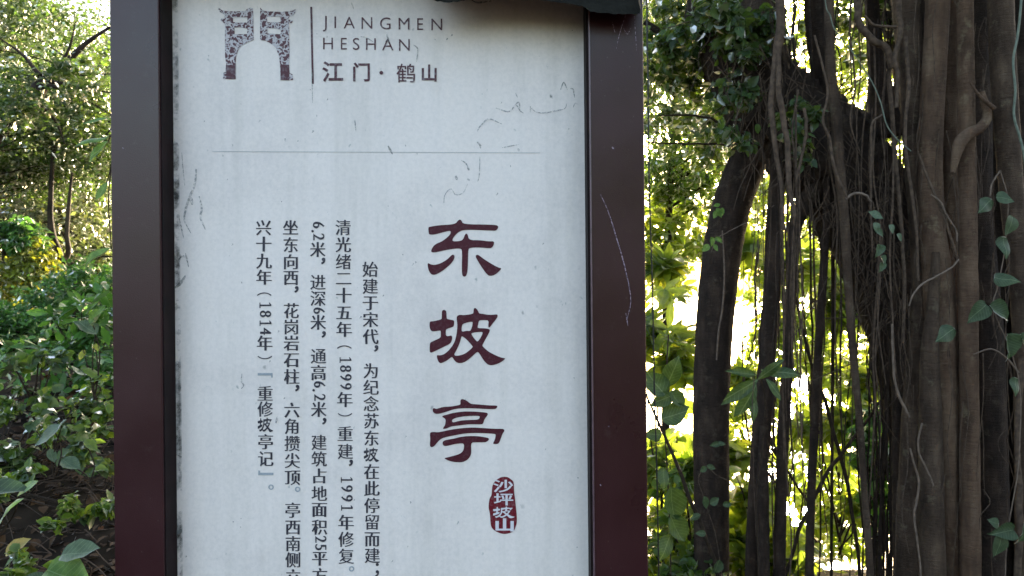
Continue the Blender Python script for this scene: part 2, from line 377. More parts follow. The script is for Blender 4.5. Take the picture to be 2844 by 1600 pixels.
V, F = box(SX(449.0, YF), SX(1640.5, YF), YP, YP + .012, 0.36, ZT - .012, SH)
panel = mesh_obj("panel", V, F, M['panel'], sign)

# mould-blackened cap over the top, drooping in front of the right post
def extrude_poly(name, pts, Y0, Y1, mat, parent):
    P0 = [W(x, y, Y0) for x, y in pts]
    P1 = [tuple(W(x, y - 75, Y1)) for x, y in pts]
    n = len(pts)
    Vv = [tuple(p) for p in P0] + P1
    Ff = [tuple(range(n)), tuple(range(2 * n - 1, n - 1, -1))] + [(i, (i + n), ((i + 1) % n) + n, (i + 1) % n) for i in range(n)]
    return mesh_obj(name, Vv, Ff, mat, parent)
capm = simple("mouldy black cap", (.012, .012, .010), .9, .7, 25, .15, .6)
low = [(280, -140), (700, -142), (1100, -138), (1150, -90), (1195, -4), (1215, 4), (1250, 8), (1290, 1), (1325, -14), (1380, -10), (1440, -6), (1490, -1), (1540, 5), (1590, 10), (1625, 20), (1640, 32), (1680, 37), (1720, 39), (1760, 40), (1777, 38), (1779, 25), (1774, 8), (1770, -14)]
rngc = random.Random(3)
fine_low = []
for a, b in zip(low[:-1], low[1:]):
    for t in (0, .25, .5, .75):
        fine_low.append((a[0] + (b[0] - a[0]) * t, a[1] + (b[1] - a[1]) * t + rngc.uniform(-1.6, 1.6)))
fine_low.append(low[-1])
cap = extrude_poly("cap", fine_low + [(1765, -230), (290, -230)], YF - .035, YP + .07, capm, sign)

# ---- flat print -------------------------------------------------
def chaikin(P, it=2):
    P = np.array(P, float)
    for _ in range(it):
        Q = np.roll(P, -1, 0)
        P = np.stack([.75 * P + .25 * Q, .25 * P + .75 * Q], 1).reshape(-1, 2)
    return P

def p_area(P): return 0.5 * np.sum(P[:, 0] * np.roll(P[:, 1], -1) - np.roll(P[:, 0], -1) * P[:, 1])
def p_inside(P, q):
    x, y = q; a = P; b = np.roll(P, -1, 0)
    c = ((a[:, 1] > y) != (b[:, 1] > y)) & (x < (b[:, 0] - a[:, 0]) * (y - a[:, 1]) / (b[:, 1] - a[:, 1] + 1e-12) + a[:, 0])
    return bool(c.sum() % 2)
def grouped(polys):
    """every outer outline with the holes that lie in it, so that overlapping strokes do not cancel out"""
    s = np.sign(max((p_area(P) for P in polys), key=abs))
    outs = [P for P in polys if np.sign(p_area(P)) == s]; holes = [P for P in polys if np.sign(p_area(P)) != s]
    G = [[P] for P in outs]
    for H_ in holes:
        best = None
        for g in G:
            if p_inside(g[0], H_.mean(0)) or p_inside(g[0], H_[0]):
                if best is None or abs(p_area(g[0])) < abs(p_area(best[0])): best = g
        if best is not None: best.append(H_)
        else: G.append([H_])
    return G
def fill_polys(polys, nest=True):
    if nest and len(polys) > 1:
        Vs, Fs, zs, o = [], [], [], 0
        for k, g in enumerate(grouped(polys)):
            v, f = fill_polys(g, False)
            if not len(v): continue
            Vs.append(v); Fs += [tuple(i + o for i in t_) for t_ in f]; zs.append(np.full(len(v), k * 2e-5)); o += len(v)
        fill_polys.z = np.concatenate(zs)
        return np.vstack(Vs), Fs
    v, f = _fill(polys); fill_polys.z = np.zeros(len(v)); return v, f
def _fill(polys):
    """polys: closed outlines (2D, x right, y up) -> (V2, F) triangulated with even-odd holes"""
    cu = bpy.data.curves.new("outline", 'CURVE'); cu.dimensions = '2D'; cu.fill_mode = 'BOTH'
    for P in polys:
        sp = cu.splines.new('POLY'); sp.points.add(len(P) - 1); sp.use_cyclic_u = True
        co = np.zeros((len(P), 4)); co[:, :2] = P; co[:, 3] = 1
        sp.points.foreach_set("co", co.ravel())
    o = bpy.data.objects.new("outline", cu); COL.objects.link(o)
    dg = bpy.context.evaluated_depsgraph_get()
    me = bpy.data.meshes.new_from_object(o.evaluated_get(dg))
    Vv = np.array([v.co[:2] for v in me.vertices]).reshape(-1, 2); Ff = [tuple(p.vertices) for p in me.polygons]
    bpy.data.objects.remove(o); bpy.data.curves.remove(cu); bpy.data.meshes.remove(me)
    return Vv, Ff

YT = YP - 0.0006
def print_obj(name, polys_px, mat, parent=sign, dy=0.0, zz=0.0):
    """outlines in photo pixels -> a thin printed film lying on the panel"""
    Y = YT - zz
    S = 1000.0 * K * Y
    Vv, Ff = fill_polys([np.stack([(P[:, 0] - 1422) * S / 1000 * 10, -(P[:, 1] - 800) * S / 1000 * 10], 1) for P in [np.array(p, float) for p in polys_px]])
    V3 = np.stack([Vv[:, 0] / 10, Y - fill_polys.z, CZ + Vv[:, 1] / 10], 1)
    o = mesh_obj(name, V3 - np.array(sign.location), Ff, mat)
    o.parent = parent
    return o

def inkmat(name, col, fade=0.25, patch=18.0, bgc=None, thr=(.30, .42)):
    m, n, l = newmat(name)
    tex = N(n, "ShaderNodeTexCoord")
    a = N(n, "ShaderNodeTexNoise", i_Scale=patch * 12, i_Detail=4.0, i_Roughness=.7); l.new(tex.outputs["Object"], a.inputs["Vector"])
    lite = tuple(c + (w - c) * fade for c, w in zip(col, (.6, .65, .7)))
    r = ramp(n, [(thr[0], lite), (thr[1] + .1, col)]); l.new(a.outputs[0], r.inputs[0])
    p = N(n, "ShaderNodeBsdfPrincipled", i_Roughness=.55); p.inputs["Specular IOR Level"].default_value = .25
    l.new(r.outputs[0], p.inputs["Base Color"]); o = N(n, "ShaderNodeOutputMaterial"); l.new(p.outputs[0], o.inputs[0]); return m
M['ink_red'] = inkmat("dark red ink", (.06, .006, .014), .04)
M['ink_seal'] = inkmat("seal red ink", (.13, .003, .012), .10)
M['ink_text'] = inkmat("faded black ink", (.032, .028, .04), .10, 20)
M['ink_logo'] = inkmat("brown logo ink", (.085, .03, .04), .25, 14)
M['ink_pale'] = inkmat("pale grey ink", (.30, .33, .36), .25)
M['ink_white'] = inkmat("pale pink reserve", (.62, .60, .64), .1)
# emblem: print broken into carved looking flecks
em, n_, l_ = newmat("mottled emblem ink")
tx = N(n_, "ShaderNodeTexCoord"); dn = N(n_, "ShaderNodeTexNoise", i_Scale=120.0, i_Detail=3.0); l_.new(tx.outputs["Object"], dn.inputs["Vector"])
mv = N(n_, "ShaderNodeMix", data_type='VECTOR', i_0=0.02); l_.new(tx.outputs["Object"], mv.inputs[4]); l_.new(dn.outputs["Color"], mv.inputs[5])
vo = N(n_, "ShaderNodeTexVoronoi", i_Scale=120.0, feature='DISTANCE_TO_EDGE'); l_.new(mv.outputs[1], vo.inputs["Vector"])
er = ramp(n_, [(0.05, (.50, .47, .49)), (0.17, (.085, .026, .036))]); l_.new(vo.outputs[0], er.inputs[0])
ep = N(n_, "ShaderNodeBsdfPrincipled", i_Roughness=.6); l_.new(er.outputs[0], ep.inputs["Base Color"]); eo = N(n_, "ShaderNodeOutputMaterial"); l_.new(ep.outputs[0], eo.inputs[0])
M['emblem'] = em

def from_zoom(P, ox, oy, s, it=2):
    return chaikin([(ox + x / s, oy + y / s) for x, y in P], it)
def wind(polys):
    out = []
    for i, P in enumerate(polys):
        P = np.array(P, float); hole = any(j != i and p_inside(np.array(Q, float), P.mean(0)) and abs(p_area(np.array(Q, float))) > abs(p_area(P)) and p_inside(np.array(Q, float), P[0]) for j, Q in enumerate(polys))
        if (p_area(P) > 0) == hole: P = P[::-1]
        out.append(P)
    return out

T1 = [[(150,270),(175,265),(260,250),(435,240),(465,200),(485,188),(503,200),(520,240),(800,243),(890,250),(890,285),(865,308),(840,308),(640,298),(530,300),(480,315),(430,360),(405,400),(410,422),(500,417),(525,390),(540,345),(553,337),(568,348),(582,408),(700,408),(790,422),(848,418),(846,455),(825,490),(790,494),(690,484),(590,488),(572,510),(570,720),(555,785),(530,798),(508,780),(505,700),(510,520),(495,495),(420,498),(320,515),(230,537),(190,538),(178,522),(200,475),(235,445),(290,425),(345,385),(385,345),(390,315),(375,308),(290,328),(215,350),(170,350),(155,340)],
 [(140,645),(175,665),(215,672),(280,655),(350,615),(400,562),(420,562),(430,578),(425,610),(385,665),(320,720),(250,765),(205,778),(175,765),(150,720)],
 [(655,565),(680,562),(740,610),(830,665),(895,700),(930,705),(900,740),(850,780),(800,788),(770,770),(720,700),(670,620),(652,585)]]
T2 = [[(105,400),(170,402),(345,360),(358,340),(358,190),(380,162),(410,158),(440,170),(458,200),(460,330),(475,355),(610,375),(622,400),(615,490),(600,520),(460,560),(443,590),(440,680),(455,708),(490,715),(550,698),(578,715),(575,790),(545,870),(400,940),(150,1065),(110,1060),(100,1020),(105,860),(140,835),(320,755),(338,720),(338,610),(325,592),(170,618),(130,600),(105,550),(97,480)],
 [(680,290),(710,270),(760,260),(810,272),(1020,245),(1030,200),(1035,130),(1065,112),(1110,150),(1135,200),(1150,235),(1220,240),(1330,262),(1440,262),(1530,250),(1545,285),(1530,330),(1440,440),(1370,535),(1345,525),(1345,470),(1350,420),(1340,385),(1310,375),(1180,375),(1145,390),(1130,450),(1115,520),(1125,545),(1290,548),(1365,565),(1378,600),(1340,680),(1290,770),(1240,860),(1215,905),(1225,935),(1350,1045),(1500,1120),(1600,1165),(1690,1180),(1702,1190),(1650,1240),(1560,1295),(1430,1332),(1350,1325),(1290,1280),(1220,1190),(1150,1070),(1110,1045),(1050,1095),(960,1180),(860,1255),(770,1288),(690,1280),(630,1235),(580,1155),(560,1158),(470,1230),(350,1290),(300,1275),(265,1210),(248,1110),(330,1125),(430,1085),(530,990),(610,880),(655,760),(680,620),(690,480),(680,400),(672,330)],
 [(790,470),(850,435),(1000,402),(1015,430),(1000,510),(975,585),(950,608),(880,600),(800,620),(775,600),(780,530)],
 [(975,660),(1020,640),(1180,620),(1222,630),(1222,665),(1180,750),(1125,825),(1100,825),(1040,760)],
 [(775,715),(810,725),(900,800),(1010,925),(1012,950),(950,1010),(860,1080),(760,1120),(650,1132),(615,1105),(670,1010),(730,880),(760,780)]]
T3 = [[(160,255),(185,240),(230,262),(280,245),(380,215),(530,212),(700,180),(718,160),(712,90),(735,62),(770,62),(840,90),(900,140),(940,160),(1100,170),(1300,190),(1450,190),(1462,215),(1440,250),(1400,265),(1250,262),(1000,248),(800,245),(640,255),(540,280),(400,330),(280,358),(210,358),(170,330),(155,290)],
 [(340,415),(375,390),(430,378),(540,345),(680,322),(800,310),(1000,312),(1160,325),(1250,335),(1272,365),(1250,405),(1210,450),(1190,490),(1175,550),(1150,572),(1000,568),(850,570),(700,590),(540,610),(480,632),(430,658),(360,665),(375,630),(405,590),(415,520),(418,480),(400,450)],
 [(540,490),(580,455),(680,425),(850,402),(1000,398),(1090,400),(1108,420),(1095,455),(1060,475),(900,482),(760,488),(650,510),(590,528),(555,525)],
 [(100,745),(130,725),(190,722),(260,732),(360,712),(500,680),(700,650),(930,632),(1100,638),(1400,660),(1550,658),(1595,670),(1600,710),(1560,760),(1530,850),(1500,930),(1470,965),(1390,968),(1370,950),(1400,900),(1420,830),(1425,775),(1400,760),(1250,750),(1000,742),(800,752),(600,790),(400,830),(320,865),(250,930),(200,1000),(140,1035),(105,1015),(100,960),(110,880)],
 [(355,960),(360,920),(400,890),(500,872),(620,850),(700,825),(850,805),(1050,805),(1200,825),(1290,850),(1290,880),(1240,925),(1180,932),(980,930),(940,945),(930,1000),(935,1150),(910,1220),(860,1280),(800,1315),(740,1335),(620,1332),(520,1315),(440,1285),(385,1250),(450,1235),(570,1205),(690,1170),(760,1120),(785,1060),(790,990),(775,955),(730,950),(600,965),(450,1005),(380,1005)]]
for P, ox, oy, s, nm in ((T1, 1150, 560, 3.813, "top title character 东"), (T2, 1180, 840, 7.625, "middle title character 坡"), (T3, 1180, 1100, 7.246, "bottom title character 亭")):
    o = print_obj("title_character", wind([from_zoom(p, ox, oy, s) for p in P]), M['ink_red']); tag(o, nm + " in dark red clerical script")

def rect(x0, y0, x1, y1): return [(x0, y0), (x1, y0), (x1, y1), (x0, y1)]
EL = [[(140,65),(175,88),(215,97),(300,100),(380,95),(395,80),(425,65),(450,72),(452,200),(455,350),(400,372),(345,400),(318,440),(300,500),(297,560),(297,690),(187,690),(187,640),(207,630),(215,560),(205,500),(203,210),(165,180),(170,160),(200,165),(200,130),(160,105)],
      [(275,150),(400,150),(402,195),(330,200),(275,192)], [(285,240),(340,238),(400,250),(398,298),(290,300)],
      [(512,65),(530,87),(560,97),(690,105),(760,98),(790,95),(820,80),(825,105),(800,135),(765,150),(765,172),(800,180),(790,200),(765,203),(768,500),(765,560),(770,640),(795,650),(800,700),(690,700),(685,560),(675,490),(650,420),(610,385),(560,355),(510,350)],
      [(570,148),(685,145),(690,195),(575,195)], [(575,245),(650,248),(692,262),(690,300),(575,292)]]
emb = print_obj("gate_emblem", wind([np.array([(560 + x / 3.15, y / 3.15) for x, y in p]) for p in EL]), M['emblem']); tag(emb, "mottled twin gate tower emblem above an arch")
for p in ([(212, 570), (298, 570), (292, 692), (216, 690)], [(690, 565), (766, 565), (768, 702), (690, 700)]):
    print_obj("emblem_plinth", [np.array([(560 + x / 3.15, y / 3.15) for x, y in p])], M['ink_logo'], zz=.0003)
print_obj("divider_bar", [np.array([(861.5, 19), (867, 19), (871.5, 233), (866, 233)])], M['ink_logo'])
print_obj("thin_rule", [np.array([(590, 420), (1500, 424), (1500, 425.2), (590, 421.2)])], inkmat("very faint grey ink", (.40, .41, .42), .3))

# glyphs
_gc = {}
def glyph(ch, dx=0.0, dyy=0.0):
    """list of outlines of one character (em units), strokes fattened by dx sideways and dyy upwards"""
    key = (ch, dx, dyy)
    if key in _gc: return _gc[key]
    c = bpy.data.curves.new("glyph", 'FONT'); c.body = ch
    o = bpy.data.objects.new("glyph", c); COL.objects.link(o)
    dg = bpy.context.evaluated_depsgraph_get()
    cu = o.to_curve(dg)
    polys = []
    for sp in cu.splines:
        b = sp.bezier_points; n = len(b); pts = []
        for i in range(n):
            p0, p1, p2, p3 = [np.array(v[:2]) for v in (b[i].co, b[i].handle_right, b[(i + 1) % n].handle_left, b[(i + 1) % n].co)]
            chord = np.linalg.norm(p3 - p0)
            dev = np.linalg.norm(p1 - (p0 * 2 + p3) / 3) + np.linalg.norm(p2 - (p0 + p3 * 2) / 3)
            k = 1 if dev < 0.002 else 4
            for t in np.arange(k) / k:
                pts.append((1 - t) ** 3 * p0 + 3 * (1 - t) ** 2 * t * p1 + 3 * (1 - t) * t * t * p2 + t ** 3 * p3)
        P = np.array(pts)
        keep = np.linalg.norm(P - np.roll(P, 1, 0), axis=1) > 1e-5
        P = P[keep]
        if len(P) >= 3: polys.append(P)
    o.to_curve_clear(); bpy.data.objects.remove(o); bpy.data.curves.remove(c)
    area = lambda P: 0.5 * np.sum(P[:, 0] * np.roll(P[:, 1], -1) - np.roll(P[:, 0], -1) * P[:, 1])
    s = np.sign(sum(area(P) for P in polys)) if polys else 1
    if dx or dyy:
        out = []
        for P in polys:
            e1 = P - np.roll(P, 1, 0); e2 = np.roll(P, -1, 0) - P
            e1 /= np.linalg.norm(e1, axis=1)[:, None] + 1e-9; e2 /= np.linalg.norm(e2, axis=1)[:, None] + 1e-9
            n1 = np.stack([e1[:, 1], -e1[:, 0]], 1) * s; n2 = np.stack([e2[:, 1], -e2[:, 0]], 1) * s
            o1 = n1 * [dx, dyy]; o2 = n2 * [dx, dyy]
            # miter of the two shifted edges, limited
            d = (n1 * o1).sum(1); d2 = (n2 * o2).sum(1)
            det = n1[:, 0] * n2[:, 1] - n1[:, 1] * n2[:, 0]
            mx = np.where(np.abs(det) > .2, (d * n2[:, 1] - d2 * n1[:, 1]) / np.where(np.abs(det) > .2, det, 1), (o1[:, 0] + o2[:, 0]) / 2)
            my = np.where(np.abs(det) > .2, (n1[:, 0] * d2 - n2[:, 0] * d) / np.where(np.abs(det) > .2, det, 1), (o1[:, 1] + o2[:, 1]) / 2)
            lim = 1.6 * max(abs(dx), abs(dyy))
            out.append(P + np.clip(np.stack([mx, my], 1), -lim, lim))
        polys = out
    _gc[key] = polys
    return polys

def place(polys, cx, cy, size, ctr=(.5, .38), rot=0.0, sx=1.0, shear=0.0):
    """em outlines -> pixel outlines centred on (cx, cy); rot in degrees clockwise"""
    out = []
    a = math.radians(rot)
    for P in polys:
        x = (P[:, 0] - ctr[0]) * size * sx; y = -(P[:, 1] - ctr[1]) * size
        xr = x * math.cos(a) - y * math.sin(a); yr = x * math.sin(a) + y * math.cos(a)
        out.append(np.stack([cx + xr + shear * yr, cy + yr], 1))
    return out
def bbox_c(polys):
    A = np.vstack(polys); return ((A[:, 0].min() + A[:, 0].max()) / 2, (A[:, 1].min() + A[:, 1].max()) / 2)

SONG = (.028, -.012)
EM = 46.0
cols = [
 (1028, 748, 1034, 1543, [("始", 748), ("建", 795), ("于", 841), ("宋", 888), ("代", 935), ("，", 968), ("为", 1030), ("纪", 1076), ("念", 1122), ("苏", 1169), ("东", 1217), ("坡", 1263), ("在", 1310), ("此", 1357), ("停", 1404), ("留", 1450), ("而", 1497), ("建", 1543), ("；", 1583)]),
 (953, 632, 962, 1546, [("清", 632), ("光", 679), ("绪", 727), ("二", 773), ("十", 820), ("五", 868), ("年", 915), ("（", 964), ("#1", 1000), ("#8", 1024), ("#9", 1048), ("#9", 1073), ("年", 1110), ("）", 1152), ("重", 1205), ("建", 1254), ("，", 1286), ("#1", 1333), ("#9", 1357), ("#9", 1384), ("#1", 1411), ("年", 1451), ("修", 1498), ("复", 1545), ("。", 1580)]),
 (882, 625, 888, 1550, [("#6", 625), ("#.", 642), ("#2", 658), ("米", 693), ("，", 725), ("进", 784), ("深", 829), ("#6", 863), ("米", 895), ("，", 929), ("通", 989), ("高", 1035), ("#6", 1068), ("#.", 1084), ("#2", 1104), ("米", 1137), ("，", 1170), ("建", 1229), ("筑", 1275), ("占", 1322), ("地", 1371), ("面", 1415), ("积", 1464), ("#2", 1498), ("#5", 1520), ("平", 1551), ("方", 1599)]),
 (807, 632, 814, 1555, [("坐", 632), ("东", 680), ("向", 727), ("西", 771), ("，", 804), ("花", 863), ("岗", 908), ("岩", 953), ("石", 999), ("柱", 1046), ("，", 1078), ("六", 1139), ("角", 1184), ("攒", 1232), ("尖", 1279), ("顶", 1326), ("。", 1359), ("亭", 1417), ("西", 1464), ("南", 1510), ("侧", 1555), ("立", 1602)]),
 (732, 632, 738, 1274, [("兴", 632), ("十", 678), ("九", 725), ("年", 770), ("（", 817), ("#1", 848), ("#8", 872), ("#1", 898), ("#4", 920), ("年", 953), ("）", 993), ("『", 1042), ("重", 1093), ("修", 1136), ("坡", 1180), ("亭", 1227), ("记", 1274), ("』", 1316), ("。", 1353)]),
]
for ci, (xa, ya, xb, yb, items) in enumerate(cols):
    tco = bpy.data.objects.new("text_column", None); COL.objects.link(tco); tco.parent = sign
    tag(tco, ["text column beginning 始建于宋代, nearest the red title", "text column beginning 清光绪二十五年", "text column beginning 6.2米，进深6米", "text column beginning 坐东向西", "leftmost short text column beginning 兴十九年"][ci])
    for ch, y in items:
        polys, pale = [], []
        x = xa + (xb - xa) * (y - ya) / (yb - ya)
        if ch.startswith("#"):
            g = glyph(ch[1], .02, .02)
            if ch == "#.":
                polys += place(g, x - 14, y, 44, bbox_c(g), 90)
            else:
                g2 = glyph(ch[1], .030, -.010)
                if ch[1] == "1":
                    g2 = [np.array([(.21, .0), (.325, .0), (.325, .70), (.21, .70)]), np.array([(.07, -.01), (.46, -.01), (.46, .045), (.07, .045)]), np.array([(.215, .70), (.215, .60), (.07, .555), (.07, .60)])]
                polys += place(g2, x + 3, y, 46, bbox_c(g2), 90, .84)
        elif ch in "（）":
            g = glyph(ch, .004, .004); polys += place(g, x, y, 42, bbox_c(g), 90, .85)
        elif ch in "『』":
            s = 1 if ch == "『" else -1
            pale += [np.array([(x - 20, y - 6 * s), (x + 21, y - 6 * s), (x + 21, y + 7 * s), (x + 17, y + 7 * s), (x + 17, y + 1 * s), (x - 20, y + 1 * s)])] if s > 0 else \
                    [np.array([(x - 21, y - 9), (x - 16, y - 9), (x - 16, y - 3), (x + 21, y - 3), (x + 21, y + 4), (x - 21, y + 4)])]
        elif ch == "。":
            g = glyph(ch, .012, .012); pale += place(g, x + 14, y, 46, bbox_c(g))
        elif ch in "，":
            g = glyph(ch, .03, .03); polys += place(g, x + 15, y, 46, bbox_c(g))
        elif ch == "；":
            g = glyph(ch, .02, .02); polys += place(g, x + 13, y, 46, bbox_c(g))
        elif ch == "坡":
            polys += [np.array(q_) * [43 / 1605.0, 41 / 1220.0] + [x - 900 / 1605.0 * 43, y - 725 / 1220.0 * 41] for q_ in wind([chaikin(q_, 1) for q_ in T2])]
        else:
            npt = sum(len(p) for p in glyph(ch)); f_ = 1.0 if npt < 45 else (.75 if npt < 75 else (.5 if npt < 110 else .3))
            if ch in '坡绪': f_ = .3
            g = glyph(ch, SONG[0] * f_ + .005, SONG[1] * f_ + .005)
            c = bbox_c(g)
            polys += place(g, x, y, EM, (.5, .38), 0, .97, -.004)
            # the small wedge that ends a song-style horizontal stroke
            if ch in "十二于五":
                A = np.vstack(g); yy = {"十": .46, "二": .09, "于": .43, "五": .02}[ch]
        for gname, gp, gm_ in (("character", polys, M['ink_text']), ("punctuation_mark", pale, M['ink_pale'])):
            if gp: print_obj(gname, gp, gm_, parent=tco)
lat = [("J", 902, 66), ("I", 931, 62), ("A", 970, 63), ("N", 1019, 64), ("G", 1070, 65), ("M", 1122, 66), ("E", 1167, 67), ("N", 1213, 68)]
lat2 = [("H", 911, 121), ("E", 955, 121.5), ("S", 989, 122), ("H", 1030, 122.5), ("A", 1077, 123.5), ("N", 1123, 125)]
for nm, L in (("JIANGMEN lettering", lat), ("HESHAN lettering", lat2)):
    polys = []
    for ch, x, y in L:
        g = glyph(ch, -.006, -.006); polys += place(g, x, y, 48, bbox_c(g), 0, 1.0 if ch not in "E" else .9)
    tag(print_obj("lettering", polys, M['ink_logo']), nm)
polys = []
for ch, x, y, s in (("江", 924, 199, 60), ("门", 1004, 200, 54), ("鹤", 1127, 203, 56), ("山", 1192, 203, 50)):
    g = glyph(ch, .022 if ch != "鹤" else .006, .022 if ch != "鹤" else .004); polys += place(g, x, y, s, bbox_c(g))
t = np.linspace(0, 2 * np.pi, 14, endpoint=False); polys.append(np.stack([1059 + 5.2 * np.cos(t), 202 + 5.2 * np.sin(t)], 1))
tag(print_obj("lettering", polys, M['ink_logo']), "江门·鹤山 lettering")

seal_out = [(200,240),(320,170),(440,180),(490,220),(560,270),(560,450),(580,590),(600,780),(620,960),(620,1100),(590,1200),(560,1270),(450,1320),(340,1330),(220,1290),(120,1220),(90,1130),(80,920),(45,790),(70,600),(110,560),(120,400),(140,320)]
seal = print_obj("red_seal", [from_zoom(seal_out, 1350, 1300, 7.245, 2)], M['ink_seal']); tag(seal, "red oval seal reading 沙坪坡山")
def ribbon(pts, w, taper=True):
    P = catmull(np.array(pts, float), max(6, len(pts) * 3)); n = len(P)
    T = np.gradient(P, axis=0); T /= np.linalg.norm(T, axis=1)[:, None] + 1e-9
    Nn = np.stack([-T[:, 1], T[:, 0]], 1)
    ww = np.full(n, w / 2.0)
    if taper: ww = ww * (0.35 + 0.65 * np.sin(np.linspace(0.25, math.pi - .1, n)))
    return np.vstack([P + Nn * ww[:, None], (P - Nn * ww[:, None])[::-1]])
def ribbons_obj(name, rib, mat, parent, zz):
    Vv, Ff = [], []
    Y = YT - zz
    for P in rib:
        n = len(P) // 2; o = len(Vv)
        Vv += [tuple(W(x, y, Y) - np.array(sign.location)) for x, y in P]
        Ff += [(o + i, o + i + 1, o + 2 * n - 2 - i, o + 2 * n - 1 - i) for i in range(n - 1)]
    ob = mesh_obj(name, Vv, Ff, mat); ob.parent = parent; return ob
for ch, cx_, cy_, hh in (("沙", 1397.6, 1350, 37), ("坪", 1398.5, 1387, 36), ("坡", 1399.5, 1423, 36), ("山", 1401.5, 1458, 38)):
    g = glyph(ch, .02, .014) if ch != "山" else glyph(ch, .04, .03)
    pg = place(g, cx_, cy_, hh, bbox_c(g), 0, 1.55)
    if ch == "坡": pg = wind([np.array(q_) * [60 / 1605.0, 33 / 1220.0] + [cx_ - 900 * 60 / 1605.0, cy_ - 725 * 33 / 1220.0] for q_ in [chaikin(q_, 1) for q_ in T2]])
    ob = print_obj("seal_character", pg, M['ink_white'], parent=seal, zz=.0004)
    tag(ob, "pale seal character " + ch)

# grime on the panel and scratches on the right post
def alphamat(name, col, sc, lo, hi, rough=.9):
    m, n, l = newmat(name)
    tex = N(n, "ShaderNodeTexCoord"); a = N(n, "ShaderNodeTexNoise", i_Scale=sc, i_Detail=4.0, i_Roughness=.7); l.new(tex.outputs["Object"], a.inputs["Vector"])
    r = ramp(n, [(lo, (0, 0, 0)), (hi, (1, 1, 1))]); l.new(a.outputs[0], r.inputs[0])
    p = N(n, "ShaderNodeBsdfPrincipled", i_Roughness=rough); p.inputs["Base Color"].default_value = (*col, 1)
    t = N(n, "ShaderNodeBsdfTransparent"); mx = N(n, "ShaderNodeMixShader"); l.new(r.outputs[0], mx.inputs[0]); l.new(t.outputs[0], mx.inputs[1]); l.new(p.outputs[0], mx.inputs[2])
    o = N(n, "ShaderNodeOutputMaterial"); l.new(mx.outputs[0], o.inputs[0]); return m
M['grime'] = alphamat("mould streak", (.25, .265, .265), 330, .36, .72)
M['grime2'] = alphamat("dark mould and edge shade", (.17, .185, .18), 30, .46, .78)
Z3 = lambda P, ox=460, oy=400, s=2.898: [(ox + x / s, oy + y / s) for x, y in P]
Z2 = lambda P: Z3(P, 1270, 0, 3.45)
Z4 = lambda P: Z3(P, 1200, 400, 2.898)
Z5 = lambda P: Z3(P, 440, 900, 2.07)
Z1 = lambda P: Z3(P, 560, 0, 3.15)
marks = [(Z3([(245,200),(235,320),(200,410),(165,510),(150,600),(160,640)]), 7), (Z3([(205,430),(215,490)]), 8), (Z3([(270,420),(290,520),(280,590),(320,690)]), 6), (Z3([(105,930),(130,905),(165,915),(185,990)]), 5),
 (Z3([(160,880),(180,960)]), 4), (Z3([(130,70),(140,200),(155,340)]), 2.5), (Z3([(110,600),(145,760)]), 4), (Z3([(60,1170),(120,1120),(160,1060)]), 9), (Z3([(160,640),(205,720)]), 3),
 (Z2([(370,1035),(490,1070),(560,1010),(600,1060),(635,1085)]), 4), (Z2([(700,1020),(700,1075)]), 4), (Z2([(700,1030),(760,1075),(850,1080),(950,1060),(1030,1040),(1050,990)]), 3), (Z2([(990,860),(1020,790),(1055,860)]), 4), (Z2([(1085,845),(1110,860),(1125,935)]), 4),
 (Z2([(190,1260),(220,1210),(300,1140),(430,1190)]), 4), (Z2([(560,890),(580,940)]), 3.5), (Z2([(540,1020),(590,980),(600,1060)]), 4), (Z2([(1110,1030),(1130,990),(1155,1000)]), 3), (Z2([(140,0),(190,25),(290,15),(360,0)]), 5), (Z2([(890,910),(905,940)]), 5),
 (Z2([(430,1415),(590,1385)]), 3), (Z2([(190,1360),(230,1400)]), 5),
 (Z4([(95,475),(103,410),(150,362),(190,408),(250,392),(287,320)]), 3), (Z4([(235,130),(275,160),(295,212)]), 3.5), (Z4([(285,180),(298,212)]), 6), (Z4([(285,280),(300,295)]), 6), (Z4([(385,0),(390,35)]), 5), (Z4([(385,100),(380,250),(365,310)]), 3), (Z4([(690,35),(700,60)]), 6), (Z4([(190,255),(200,290)]), 7),
 (Z5([(480,285),(477,330),(490,352),(476,372)]), 4), (Z5([(675,570),(685,530)]), 6), (Z5([(100,750),(135,765)]), 4),
 (Z1([(1310,20),(1330,80)]), 3), (Z1([(1850,390),(1890,430),(1880,540)]), 3.5), (Z1([(1620,300),(1640,370)]), 5), (Z1([(1390,320),(1440,330),(1500,365)]), 3), (Z1([(1630,1275),(1670,1350)]), 6), (Z1([(730,1210),(735,1250)]), 4), (Z1([(1340,1050),(1350,1150)]), 3.5), (Z1([(965,600),(970,900)]), 3)]
for _ in range(70):      # tiny scattered flecks
    x = random.uniform(500, 1615); y = random.uniform(10, 1590); a = random.uniform(0, 3.14); q = random.uniform(2, 7)
    if y > 560 and 1180 < x < 1410: continue
    marks.append(([(x, y), (x + q * .4, y + q * .3), (x + q * math.cos(a) * .4, y + q)], random.uniform(1.5, 3.2)))
gm = ribbons_obj("mould_marks", [ribbon(p, w) for p, w in marks], M['grime'], panel, .0007); tag(gm, kind="stuff")
edge = [ribbon([(481 + y * .0086 + q_, y) for y in range(-30, 1640, 40)], w_, False) for q_, w_ in ((3, 13), (9, 8))] + [ribbon([(1629 + y * .0098, y) for y in range(-30, 1640, 40)], 6, False)]  # long bands along the joints: mould plus a painted soft shadow
